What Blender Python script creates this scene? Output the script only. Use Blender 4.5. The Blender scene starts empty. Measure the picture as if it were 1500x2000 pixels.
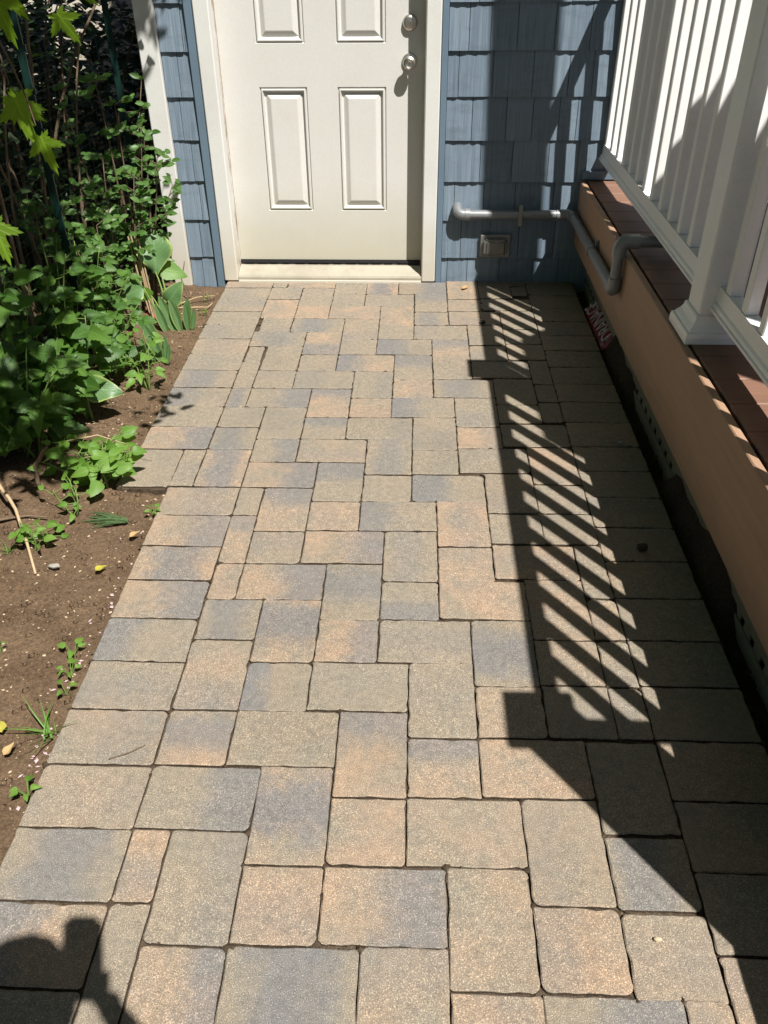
import bpy, bmesh, math, random
from mathutils import Vector, Matrix, Quaternion, noise
random.seed(7)
S = bpy.context.scene
COL = S.collection
RAD = math.radians

# ---------------------------------------------------------------- camera, light, exposure
cam_d = bpy.data.cameras.new('camera'); cam = bpy.data.objects.new('camera', cam_d); COL.objects.link(cam)
S.camera = cam
cam_d.sensor_fit = 'VERTICAL'; cam_d.sensor_height = 24.0; cam_d.lens = 24.0 * 1626.69 / 2000.0
cam_d.clip_start = 0.005; cam_d.clip_end = 400
PIT, YAW, ROL = 0.6195, -0.0403, -0.0085
CAM = Vector((0.0778, -4.1206, 1.4954))
_f = Vector((math.sin(YAW)*math.cos(PIT), math.cos(YAW)*math.cos(PIT), -math.sin(PIT)))
_r = Vector((math.cos(YAW), -math.sin(YAW), 0)); _u = _r.cross(_f)
CR = math.cos(ROL)*_r + math.sin(ROL)*_u; CU = math.cos(ROL)*_u - math.sin(ROL)*_r; CF = _f
cam.matrix_world = Matrix(((CR.x, CU.x, -CF.x, CAM.x), (CR.y, CU.y, -CF.y, CAM.y), (CR.z, CU.z, -CF.z, CAM.z), (0, 0, 0, 1)))

SUN = Vector((0.380, -0.512, 1.0))            # direction towards the sun
W = bpy.data.worlds.new('World'); S.world = W; W.use_nodes = True
nt = W.node_tree; nt.nodes.clear()
sky = nt.nodes.new('ShaderNodeTexSky'); sky.sky_type = 'NISHITA'; sky.sun_disc = False
sky.sun_elevation = math.atan2(1.0, math.hypot(SUN.x, SUN.y)); sky.sun_rotation = math.atan2(SUN.x, SUN.y)
bg = nt.nodes.new('ShaderNodeBackground'); bg.inputs[1].default_value = 0.05
wo = nt.nodes.new('ShaderNodeOutputWorld')
nt.links.new(sky.outputs[0], bg.inputs[0]); nt.links.new(bg.outputs[0], wo.inputs[0])
sl = bpy.data.lights.new('sun', 'SUN'); sl.energy = 5.0; sl.angle = RAD(0.53); sl.color = (1.0, 0.962, 0.90)
so = bpy.data.objects.new('sun', sl); COL.objects.link(so)
so.rotation_euler = (-SUN).to_track_quat('-Z', 'Y').to_euler(); so.location = (3, -4, 8)
vs = S.view_settings; vs.view_transform = 'Standard'; vs.look = 'None'; vs.gamma = 1.0; vs.use_curve_mapping = False
vs.exposure = 0.72
S.cycles.max_bounces = 8; S.cycles.diffuse_bounces = 2; S.cycles.transparent_max_bounces = 8

# ---------------------------------------------------------------- helpers
class N:
    """short node-building helper"""
    def __init__(s, name):
        s.m = bpy.data.materials.new(name); s.m.use_nodes = True; s.t = s.m.node_tree; s.t.nodes.clear()
        s.out = s.t.nodes.new('ShaderNodeOutputMaterial')
    def n(s, typ, ins=None, **kw):
        nd = s.t.nodes.new('ShaderNode' + typ)
        for k, v in kw.items(): setattr(nd, k, v)
        for k, v in (ins or {}).items():
            if isinstance(v, bpy.types.NodeSocket): s.t.links.new(v, nd.inputs[k])
            else: nd.inputs[k].default_value = v
        return nd
    def rgb(s, c): return (c[0], c[1], c[2], 1.0)
    def noise(s, scale, detail=4, rough=.55, vec=None, dist=0):
        i = {'Scale': scale, 'Detail': detail, 'Roughness': rough, 'Distortion': dist}
        if vec is not None: i['Vector'] = vec
        return s.n('TexNoise', i).outputs[0]
    def ramp(s, fac, stops, interp='LINEAR'):
        nd = s.n('ValToRGB', {'Fac': fac}); cr = nd.color_ramp; cr.interpolation = interp
        while len(cr.elements) < len(stops): cr.elements.new(0.5)
        for e, (p, c) in zip(cr.elements, stops):
            e.position = p; e.color = s.rgb(c) if not isinstance(c, (int, float)) else (c, c, c, 1)
        return nd.outputs[0]
    def mix(s, fac, a, b, blend='MIX'):
        nd = s.n('Mix', None, data_type='RGBA', blend_type=blend)
        for i, v in ((0, fac), (6, a), (7, b)):
            if isinstance(v, bpy.types.NodeSocket): s.t.links.new(v, nd.inputs[i])
            elif isinstance(v, (int, float)): nd.inputs[i].default_value = v if i == 0 else (v, v, v, 1)
            else: nd.inputs[i].default_value = s.rgb(v)
        return nd.outputs[2]
    def math(s, op, a, b=0.0, c=None, clamp=False):
        nd = s.n('Math', None, operation=op, use_clamp=clamp)
        for i, v in ((0, a), (1, b), (2, c)):
            if v is None: continue
            if isinstance(v, bpy.types.NodeSocket): s.t.links.new(v, nd.inputs[i])
            else: nd.inputs[i].default_value = v
        return nd.outputs[0]
    def coord(s, which='Object'): return s.n('TexCoord').outputs[which]
    def map(s, vec, scale=(1, 1, 1), rot=(0, 0, 0)):
        return s.n('Mapping', {'Vector': vec, 'Scale': scale, 'Rotation': rot}).outputs[0]
    def bump(s, h, strength=.3, dist=.002):
        return s.n('Bump', {'Height': h, 'Strength': strength, 'Distance': dist}).outputs[0]
    def pbr(s, col, rough=.6, normal=None, metal=0.0, spec=.4, **extra):
        i = {'Base Color': col if isinstance(col, bpy.types.NodeSocket) else s.rgb(col), 'Roughness': rough, 'Metallic': metal, 'Specular IOR Level': spec}
        if normal is not None: i['Normal'] = normal
        i.update(extra)
        b = s.n('BsdfPrincipled', i)
        s.t.links.new(b.outputs[0], s.out.inputs[0]); return b

class MB:
    """mesh builder in world coordinates; .build() links ONE object"""
    def __init__(s): s.v = []; s.f = []; s.uv = {}; s.mi = []
    def face(s, idx, mi=0): s.f.append(tuple(idx)); s.mi.append(mi)
    def box(s, a, b, mi=0):
        i = len(s.v); (x0, y0, z0), (x1, y1, z1) = a, b
        s.v += [(x0,y0,z0),(x1,y0,z0),(x1,y1,z0),(x0,y1,z0),(x0,y0,z1),(x1,y0,z1),(x1,y1,z1),(x0,y1,z1)]
        for q in ((0,3,2,1),(4,5,6,7),(0,1,5,4),(1,2,6,5),(2,3,7,6),(3,0,4,7)): s.face([i+k for k in q], mi)
        return s
    def bbox(s, a, b, r=.003, mi=0):
        """box with chamfered edges (all 12) """
        bm = bmesh.new(); bmesh.ops.create_cube(bm, size=1.0)
        for v in bm.verts:
            v.co = Vector([(a[k]+b[k])/2 + v.co[k]*(b[k]-a[k]) for k in range(3)])
        bmesh.ops.bevel(bm, geom=bm.edges[:], offset=r, segments=1, affect='EDGES', clamp_overlap=True)
        return s.bm(bm, mi)
    def bm(s, bm, mi=0, mat=None):
        i = len(s.v); bm.verts.index_update()
        for v in bm.verts: s.v.append(tuple(mat @ v.co) if mat else tuple(v.co))
        for f in bm.faces: s.face([i + v.index for v in f.verts], mi)
        bm.free(); return s
    def tube(s, pts, r, n=8, mi=0, cap=True):
        pts = [Vector(p) for p in pts]; rs = r if isinstance(r, (list, tuple)) else [r]*len(pts)
        base = len(s.v); prev = None
        for k, p in enumerate(pts):
            d = (pts[min(k+1, len(pts)-1)] - pts[max(k-1, 0)]).normalized()
            if prev is None:
                a = d.orthogonal().normalized()
            else:
                a = (prev - d*prev.dot(d)); a = a.normalized() if a.length > 1e-6 else d.orthogonal().normalized()
            prev = a; b = d.cross(a)
            for j in range(n):
                t = 2*math.pi*j/n; s.v.append(tuple(p + (a*math.cos(t) + b*math.sin(t))*rs[k]))
        for k in range(len(pts)-1):
            for j in range(n):
                s.face([base+k*n+j, base+k*n+(j+1)%n, base+(k+1)*n+(j+1)%n, base+(k+1)*n+j], mi)
        if cap:
            s.face([base+j for j in range(n)][::-1], mi); s.face([base+(len(pts)-1)*n+j for j in range(n)], mi)
        return s
    def lathe(s, prof, origin, axis=(0, 0, 1), n=20, mi=0):
        q = Vector((0, 0, 1)).rotation_difference(Vector(axis)); base = len(s.v); o = Vector(origin)
        for (r, h) in prof:
            for j in range(n):
                t = 2*math.pi*j/n; s.v.append(tuple(o + q @ Vector((r*math.cos(t), r*math.sin(t), h))))
        for k in range(len(prof)-1):
            for j in range(n): s.face([base+k*n+j, base+k*n+(j+1)%n, base+(k+1)*n+(j+1)%n, base+(k+1)*n+j], mi)
        s.face([base+j for j in range(n)][::-1], mi); s.face([base+(len(prof)-1)*n+j for j in range(n)], mi)
        return s
    def prism(s, poly, axis, a, b, mi=0):
        """2D polygon extruded along axis index from a to b; poly gives the other two coordinates in order"""
        base = len(s.v); n = len(poly); o = [k for k in range(3) if k != axis]
        for t in (a, b):
            for p in poly:
                c = [0, 0, 0]; c[axis] = t; c[o[0]], c[o[1]] = p; s.v.append(tuple(c))
        for j in range(n): s.face([base+j, base+(j+1)%n, base+n+(j+1)%n, base+n+j], mi)
        s.face([base+j for j in range(n)][::-1], mi); s.face([base+n+j for j in range(n)], mi)
        return s
    def mesh(s, name, mats, smooth=False):
        me = bpy.data.meshes.new(name); me.from_pydata(s.v, [], s.f)
        for m in (mats if isinstance(mats, (list, tuple)) else [mats]): me.materials.append(m)
        if any(s.mi): me.polygons.foreach_set('material_index', s.mi)
        if s.uv:
            ul = me.uv_layers.new(name='UVMap')
            for l in me.loops: ul.data[l.index].uv = s.uv.get(l.vertex_index, (0, 0))
        bm = bmesh.new(); bm.from_mesh(me); bmesh.ops.recalc_face_normals(bm, faces=bm.faces[:]); bm.to_mesh(me); bm.free()
        if smooth is True: me.polygons.foreach_set('use_smooth', [True]*len(me.polygons))
        elif smooth:
            me.polygons.foreach_set('use_smooth', [True]*len(me.polygons)); me.set_sharp_from_angle(angle=RAD(smooth))
        me.update(); return me
    def build(s, name, mats, parent=None, smooth=False):
        return link(bpy.data.objects.new(name, s.mesh(name, mats, smooth)), parent)

def wpos(o):
    p = Vector(o.location)
    return p if o.parent is None else p
def link(o, parent=None):
    COL.objects.link(o)
    if parent is not None:
        o.parent = parent
        r = parent
        while r.parent: r = r.parent
        # only top-level empties carry a transform, so the inverse is a plain translation
        o.matrix_parent_inverse = Matrix.Translation(-Vector(r.location)) if parent is r else Matrix.Identity(4)
    return o
def tag(o, label=None, cat=None, group=None, kind=None):
    for k, v in (('label', label), ('category', cat), ('group', group), ('kind', kind)):
        if v: o[k] = v
    return o
def thing(name, loc, label, cat, group=None):
    o = bpy.data.objects.new(name, None); COL.objects.link(o); o.location = loc; o.empty_display_size = .1
    return tag(o, label, cat, group)
def jit(a): return random.uniform(-a, a)
def bez(p0, p1, p2, n=6):
    p0, p1, p2 = Vector(p0), Vector(p1), Vector(p2)
    return [(p0*(1-t)**2 + p1*2*t*(1-t) + p2*t*t) for t in [i/n for i in range(n+1)]]

# ---------------------------------------------------------------- materials
def m_paver():
    q = N('concrete_paver'); oi = q.n('ObjectInfo'); sep = q.n('SeparateColor', {0: oi.outputs['Color']})
    tone, bpos, bstr = sep.outputs[0], sep.outputs[1], sep.outputs[2]; bdir = oi.outputs['Alpha']
    geo = q.n('NewGeometry'); P = geo.outputs['Position']
    uv = q.n('SeparateXYZ', {0: q.n('UVMap').outputs[0]})
    c = q.math('ADD', q.math('MULTIPLY', uv.outputs[0], q.math('SUBTRACT', 1.0, bdir)), q.math('MULTIPLY', uv.outputs[1], bdir))
    wob = q.math('MULTIPLY', q.math('SUBTRACT', q.noise(14, 5, .65, P), .5), .75)
    d = q.math('ABSOLUTE', q.math('SUBTRACT', q.math('ADD', c, wob), bpos))
    band = q.math('MULTIPLY', q.n('MapRange', {'Value': d, 'From Min': .10, 'From Max': .50, 'To Min': 1.0, 'To Max': 0.0}, interpolation_type='SMOOTHSTEP').outputs[0], bstr)
    tan = q.mix(tone, (.226, .194, .150), (.302, .220, .156))
    tan = q.mix(q.ramp(q.noise(9, 4, .6, P), [(.35, 0), (.7, 1)]), tan, (.205, .184, .148))
    col = q.mix(q.math('MULTIPLY', band, .82), tan, (.142, .144, .150))
    mott = q.ramp(q.noise(55, 4, .7, P), [(.3, (.80, .80, .80)), (.7, (1.16, 1.14, 1.12))])
    col = q.mix(1.0, col, mott, 'MULTIPLY')
    spk = q.noise(480, 2, .6, P)
    col = q.mix(1.0, col, q.ramp(spk, [(.28, (.45, .45, .45)), (.44, (1, 1, 1)), (.57, (1, 1, 1)), (.66, (2.3, 2.2, 2.05))]), 'MULTIPLY')
    voro = q.n('TexVoronoi', {'Vector': P, 'Scale': 150}); pit = q.ramp(voro.outputs['Distance'], [(.05, .45), (.16, 1)])
    col = q.mix(q.ramp(q.noise(30, 2, .5, P), [(.62, 0), (.7, .8)]), col, q.mix(1.0, col, pit, 'MULTIPLY'))
    scuff = q.ramp(q.noise(11, 7, .78, q.map(P, (1, 2.2, 1), (0, 0, .6))), [(.62, 0), (.72, .42)])
    col = q.mix(scuff, col, (.42, .38, .32))
    stain = q.ramp(q.noise(2.3, 5, .6, P), [(.50, 0), (.72, .30)])
    col = q.mix(stain, col, q.mix(1.0, col, (.70, .66, .60), 'MULTIPLY'))
    h = q.math('ADD', q.math('MULTIPLY', spk, .6), q.math('MULTIPLY', q.noise(120, 3, .7, P), 1.0))
    q.pbr(col, .82, q.bump(h, .55, .0022), spec=.35); return q.m
def m_earth(name, a, b, fleck=.5):
    q = N(name); P = q.n('NewGeometry').outputs['Position']
    col = q.mix(q.ramp(q.noise(9, 6, .65, P), [(.3, 0), (.7, 1)]), a, b)
    col = q.mix(1.0, col, q.ramp(q.noise(110, 4, .75, P), [(.3, (.55, .55, .55)), (.72, (1.5, 1.45, 1.4))]), 'MULTIPLY')
    fl = q.ramp(q.noise(240, 1, .5, P), [(.70, 0), (.74, fleck)])
    col = q.mix(fl, col, (.40, .31, .19))
    h = q.math('ADD', q.noise(45, 6, .75, P), q.math('MULTIPLY', q.noise(200, 3, .7, P), .5))
    q.pbr(col, .95, q.bump(h, .9, .008), spec=.15); return q.m
def m_shake():
    q = N('blue_shake'); P = q.n('NewGeometry').outputs['Position']; oi = q.n('ObjectInfo')
    g = q.noise(1, 5, .7, q.map(P, (170, 20, 5)))
    g2 = q.noise(1, 4, .6, q.map(P, (60, 10, 2.2)))
    col = q.mix(g2, (.093, .140, .200), (.138, .193, .256))
    col = q.mix(q.ramp(g, [(.3, 0), (.75, 1)]), col, (.215, .268, .318))
    col = q.mix(1.0, col, q.ramp(oi.outputs['Random'], [(0, (.86, .87, .88)), (1, (1.12, 1.1, 1.08))]), 'MULTIPLY')
    dirt = q.ramp(q.noise(6, 5, .65, q.map(P, (1, 1, 3))), [(.52, 0), (.72, .45)])
    col = q.mix(dirt, col, (.085, .108, .135))
    q.pbr(col, .62, q.bump(g, .6, .0035), spec=.35); return q.m
def m_paint(name, c, dirt=(.5, .46, .36), amt=.25, rough=.45, zlow=None, grain=0.0, scale=5):
    q = N(name); P = q.n('NewGeometry').outputs['Position']
    col = q.mix(q.ramp(q.noise(scale, 6, .65, P), [(.45, 0), (.8, amt)]), c, dirt)
    fine = q.ramp(q.noise(160, 3, .6, P), [(.25, .94), (.75, 1.04)])
    col = q.mix(1.0, col, fine, 'MULTIPLY')
    if zlow:
        z = q.n('SeparateXYZ', {0: P}).outputs[2]
        f = q.n('MapRange', {'Value': q.math('ADD', z, q.math('MULTIPLY', q.noise(11, 4, .6, P), -.12)), 'From Min': zlow[0], 'From Max': zlow[1], 'To Min': zlow[2], 'To Max': 0.0}).outputs[0]
        col = q.mix(f, col, zlow[3])
    h = q.noise(1, 4, .6, q.map(P, (90, 90, 3))) if grain else q.noise(70, 3, .5, P)
    q.pbr(col, rough, q.bump(h, grain or .08, .002), spec=.4); return q.m
def m_board(name, a, b, rough=.6, axis='x', spec=.3):
    q = N(name); P = q.n('NewGeometry').outputs['Position']; oi = q.n('ObjectInfo')
    sc = {'x': (3, 120, 120), 'y': (120, 3, 120), 'z': (120, 120, 3)}[axis]
    g = q.noise(1, 5, .7, q.map(P, sc))
    col = q.mix(q.ramp(g, [(.3, 0), (.75, 1)]), a, b)
    col = q.mix(q.ramp(q.noise(4, 5, .6, P), [(.4, 0), (.75, .35)]), col, tuple(x*.72 for x in a))
    col = q.mix(1.0, col, q.ramp(oi.outputs['Random'], [(0, (.92, .92, .92)), (1, (1.08, 1.07, 1.06))]), 'MULTIPLY')
    q.pbr(col, rough, q.bump(g, .35, .0015), spec=spec); return q.m
def m_plain(name, c, rough=.6, metal=0.0, bumpy=.1, var=.2, spec=.4):
    q = N(name); P = q.n('NewGeometry').outputs['Position']
    n1 = q.noise(18, 5, .65, P)
    col = q.mix(n1, tuple(x*(1-var) for x in c), tuple(min(1, x*(1+var)) for x in c))
    q.pbr(col, rough, q.bump(q.noise(90, 4, .6, P), bumpy, .002), metal, spec); return q.m
def m_leaf(name, a, b, trans=.35, tcol=(.22, .42, .03), rough=.42, margin=None, vein=True, veinc=None):
    q = N(name); uv = q.n('UVMap').outputs[0]; oi = q.n('ObjectInfo'); s = q.n('SeparateXYZ', {0: uv})
    P = q.n('NewGeometry').outputs['Position']
    col = q.mix(oi.outputs['Random'], a, b)
    col = q.mix(q.ramp(q.noise(25, 4, .6, P), [(.3, 0), (.75, .45)]), col, tuple(x*.72 for x in a))
    au = q.math('ABSOLUTE', q.math('SUBTRACT', s.outputs[0], .5))
    nrm = None
    if vein:
        st = q.math('SINE', q.math('MULTIPLY', q.math('SUBTRACT', s.outputs[1], q.math('MULTIPLY', au, .9)), 46.0))
        rib = q.n('MapRange', {'Value': au, 'From Min': .0, 'From Max': .035, 'To Min': 1.0, 'To Max': 0.0}).outputs[0]
        v = q.math('MAXIMUM', q.math('MULTIPLY', q.ramp(st, [(.86, 0), (1.0, 1)]), .6), rib)
        col = q.mix(q.math('MULTIPLY', v, .45), col, veinc or tuple(min(1, x*1.9) for x in b))
        nrm = q.bump(v, .35, .002)
    if margin:
        f = q.n('MapRange', {'Value': q.math('ADD', au, q.math('MULTIPLY', q.noise(12, 3, .5, uv), .12)), 'From Min': .47, 'From Max': .51, 'To Min': 0.0, 'To Max': 1.0}).outputs[0]
        col = q.mix(f, col, margin)
    b1 = q.n('BsdfPrincipled', {'Base Color': col, 'Roughness': rough, 'Specular IOR Level': .35})
    if nrm is not None: q.t.links.new(nrm, b1.inputs['Normal'])
    tr = q.n('BsdfTranslucent', {'Color': q.mix(.35, tcol, col)})
    mx = q.n('MixShader', {0: trans, 1: b1.outputs[0], 2: tr.outputs[0]})
    q.t.links.new(mx.outputs[0], q.out.inputs[0]); return q.m

M = {}
M['paver'] = m_paver()
M['soil'] = m_earth('garden_soil', (.098, .065, .040), (.155, .106, .067), .65)
M['joint'] = m_earth('joint_sand', (.060, .045, .031), (.105, .080, .056), .3)
M['dirt'] = m_earth('damp_dirt', (.050, .036, .024), (.085, .062, .042), .15)
M['under_soil'] = m_earth('shade_darkened_soil', (.035, .028, .021), (.060, .047, .034), .10)  # soil under the deck, its colour darkened to carry the deep shade there
M['ground'] = m_earth('bare_ground', (.07, .055, .038), (.095, .075, .05), .3)
M['shake'] = m_shake()
M['blue_trim'] = m_paint('blue_trim', (.125, .18, .235), (.09, .13, .17), .4)
M['white_trim'] = m_paint('white_trim', (.64, .64, .615), (.46, .44, .39), .30, .42, (.02, .30, .6, (.46, .40, .29)))
M['white_vinyl'] = m_paint('white_vinyl', (.85, .85, .85), (.66, .63, .57), .34, .36)
M['door'] = m_paint('door_paint', (.600, .592, .562), (.53, .505, .445), .28, .5, (.06, .40, .75, (.44, .415, .315)))
def m_peel():
    q = N('peeling_jamb'); P = q.n('NewGeometry').outputs['Position']
    n1 = q.noise(1, 6, .72, q.map(P, (95, 95, 9))); n2 = q.noise(4, 3, .6, P)
    f = q.ramp(q.math('ADD', n1, q.math('MULTIPLY', n2, .35)), [(.66, 0), (.70, 1)])
    col = q.mix(f, (.66, .63, .57), q.mix(q.noise(60, 3, .6, P), (.20, .13, .08), (.42, .32, .23)))
    q.pbr(col, .7, q.bump(f, -.8, .002), spec=.25); return q.m
M['peel'] = m_peel()
M['sill'] = m_paint('sill_paint', (.36, .33, .265), (.20, .17, .12), .75, .55)
M['black'] = m_plain('black_rubber', (.018, .018, .02), .6)
M['dark_gap'] = m_plain('dark_timber', (.03, .024, .02), .9)
M['nickel'] = m_plain('satin_nickel', (.58, .55, .50), .36, 1.0, .02, .06)
M['pipe'] = m_plain('grey_pipe', (.235, .245, .255), .45, .35, .06, .18)
M['cover'] = m_plain('smoky_plastic', (.17, .165, .15), .12, 0, .03, .25, .6)
M['cover_frame'] = m_plain('grey_plastic', (.26, .26, .24), .35, 0, .05, .15)
def m_fascia():
    q = N('tan_fascia'); P = q.n('NewGeometry').outputs['Position']
    g = q.noise(1, 5, .7, q.map(P, (120, 2.2, 60)))
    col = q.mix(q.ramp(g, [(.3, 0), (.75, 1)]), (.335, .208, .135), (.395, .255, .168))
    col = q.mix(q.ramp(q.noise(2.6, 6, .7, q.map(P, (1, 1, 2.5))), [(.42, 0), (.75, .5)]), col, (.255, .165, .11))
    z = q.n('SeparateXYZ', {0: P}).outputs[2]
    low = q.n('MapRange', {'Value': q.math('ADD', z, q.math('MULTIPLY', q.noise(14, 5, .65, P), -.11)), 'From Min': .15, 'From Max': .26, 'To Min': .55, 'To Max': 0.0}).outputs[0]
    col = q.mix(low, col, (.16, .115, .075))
    sp = q.ramp(q.noise(85, 2, .5, P), [(.74, 0), (.78, .6)]); col = q.mix(sp, col, (.14, .10, .07))
    q.pbr(col, .6, q.bump(g, .3, .0012), spec=.3); return q.m
M['fascia'] = m_fascia()
M['deck'] = m_board('brown_deck_board', (.185, .100, .068), (.250, .142, .098), .55, 'x')
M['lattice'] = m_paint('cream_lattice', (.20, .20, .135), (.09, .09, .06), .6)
M['fabric'] = m_plain('umbrella_canvas', (.32, .27, .2), .9)
M['fence_green'] = m_plain('green_coated_steel', (.005, .026, .021), .5, 0, .05, .3)
M['bark'] = m_board('brown_bark', (.11, .075, .05), (.21, .15, .10), .9, 'z')
M['twig'] = m_board('pale_twig', (.36, .26, .15), (.52, .40, .26), .8, 'z')
M['stem'] = m_plain('green_stem', (.14, .22, .05), .6)
M['leaf_shrub'] = m_leaf('shrub_leaf', (.060, .140, .030), (.115, .215, .055), .32, (.2, .40, .05), .38)
M['leaf_bramble'] = m_leaf('bramble_leaf', (.040, .105, .020), (.105, .205, .036), .30, (.24, .46, .04), .45)
M['leaf_weed'] = m_leaf('weed_leaf', (.10, .22, .03), (.16, .29, .05), .35, (.30, .50, .05), .45)
M['leaf_hosta'] = m_leaf('hosta_leaf', (.10, .20, .075), (.13, .235, .095), .28, (.22, .40, .09), .4, (.30, .38, .12))
M['leaf_maple'] = m_leaf('maple_leaf', (.115, .215, .012), (.155, .265, .02), .5, (.34, .52, .02), .45)
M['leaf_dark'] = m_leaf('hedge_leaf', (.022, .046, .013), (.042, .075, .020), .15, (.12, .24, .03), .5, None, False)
M['grass'] = m_leaf('grass_blade', (.10, .22, .035), (.15, .28, .05), .3, (.25, .45, .06), .5, None, False)
M['grass_blue'] = m_leaf('blue_grass_blade', (.08, .14, .055), (.13, .19, .085), .25, (.2, .33, .1), .5, None, False)
M['dry_leaf'] = m_leaf('dry_leaf', (.42, .24, .10), (.55, .38, .18), .2, (.5, .3, .1), .7)
M['yellow_leaf'] = m_leaf('yellow_leaf', (.50, .46, .06), (.56, .50, .10), .3, (.6, .5, .05), .6)
M['petal'] = m_plain('pale_petal', (.50, .36, .37), .7)
M['chip'] = m_plain('pale_chip', (.46, .37, .25), .9, 0, .1, .4)
M['stone'] = m_plain('grey_stone', (.30, .28, .24), .85, 0, .5, .35)
M['dark_stone'] = m_plain('dark_clod', (.045, .036, .03), .95, 0, .6, .35)
M['red_bag'] = m_plain('red_plastic_bag', (.22, .014, .020), .3, 0, .2, .25, .5)
M['bag_print'] = m_plain('white_print', (.42, .40, .39), .5)
M['brick'] = m_plain('red_brick', (.30, .11, .07), .9, 0, .6, .3)
M['siding'] = m_paint('cream_siding', (.58, .53, .44), (.42, .38, .30), .3)
M['skin'] = m_plain('skin', (.50, .31, .22), .5, 0, .05, .1)
M['shirt'] = m_plain('dark_shirt', (.05, .06, .09), .9)
M['trouser'] = m_plain('grey_trousers', (.09, .09, .10), .9)
M['hair'] = m_plain('brown_hair', (.05, .03, .02), .6)
M['phone'] = m_plain('black_glass', (.01, .01, .012), .15)

# ---------------------------------------------------------------- setting: ground, soil, path
g = MB(); g.v = [(-120, -120, -.09), (120, -120, -.09), (120, 120, -.09), (-120, 120, -.09)]; g.face((0, 1, 2, 3))
tag(g.build('ground', M['ground']), kind='structure')

UX, XJ, UY, YA = 0.0789375, -0.6336, 0.0775, -0.1151
def gx(u): return XJ + u*UX
def gy(v): return YA - v*UY
def soil(name, x0, x1, y0, y1, st, base, amp, holes=None, mat='soil'):
    nx = int((x1-x0)/st); ny = int((y1-y0)/st); mb = MB()
    for j in range(ny+1):
        for i in range(nx+1):
            x = x0+(x1-x0)*i/nx; y = y0+(y1-y0)*j/ny
            z = base + amp*(noise.fractal(Vector((x*3.1, y*3.1, 1.7)), .9, 2.1, 4))*.5 + .006*noise.noise(Vector((x*30, y*30, 4))) + .004*noise.noise(Vector((x*75, y*75, 9)))
            e = min(x-x0, x1-x, y-y0, y1-y)
            if e < st*.5: z = base-.09
            if holes: z = holes(x, y, z)
            mb.v.append((x, y, z))
    for j in range(ny):
        for i in range(nx): mb.face((j*(nx+1)+i, j*(nx+1)+i+1, (j+1)*(nx+1)+i+1, (j+1)*(nx+1)+i))
    return tag(mb.build(name, M[mat], smooth=True), kind='structure')
def dip(x, y, z):
    edge = gx(-3) if y > gy(23) else gx(-1)
    z = min(z, -.008) if x > edge-.12 else z
    if x > edge+.03: z = -.085
    # the bed is mounded a little round the plants by the fence
    if x < -.93: z += .03*min(1, (-.93-x)/.25)*(1 if y > -2.1 else .3)
    return z
soil('soil_bed', -2.3, -.55, -4.4, -.012, .016, -.024, .03, dip)
def mound(x, y, z):
    m = .145*max(0, min(1, (.40-abs(y+2.13))/.13)) + .145*max(0, min(1, (.30-abs(y+.98))/.12)) + .145*max(0, min(1, (-3.0-y)/.15)) + .03*noise.noise(Vector((x*9, y*9, 2)))
    return z + m*max(0, min(1, (x-.885)/.06)) if x > .86 else z
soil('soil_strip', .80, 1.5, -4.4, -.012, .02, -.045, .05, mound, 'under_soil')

path = MB()
pl = [(gx(-2.9), -.004), (gx(19), -.004), (gx(19), gy(50)), (gx(-.9), gy(50)), (gx(-.9), gy(23.1)), (gx(-2.9), gy(23.1))]
path.v = [(x, y, -.0100) for x, y in pl] + [(x, y, -.07) for x, y in pl]
path.face((0, 1, 2, 3, 4, 5)); path.face((6, 7, 8, 9, 10, 11)[::-1])
for k in range(6): path.face((k, (k+1) % 6, 6+(k+1) % 6, 6+k))
path = tag(path.build('path', M['joint']), kind='structure')

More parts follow.
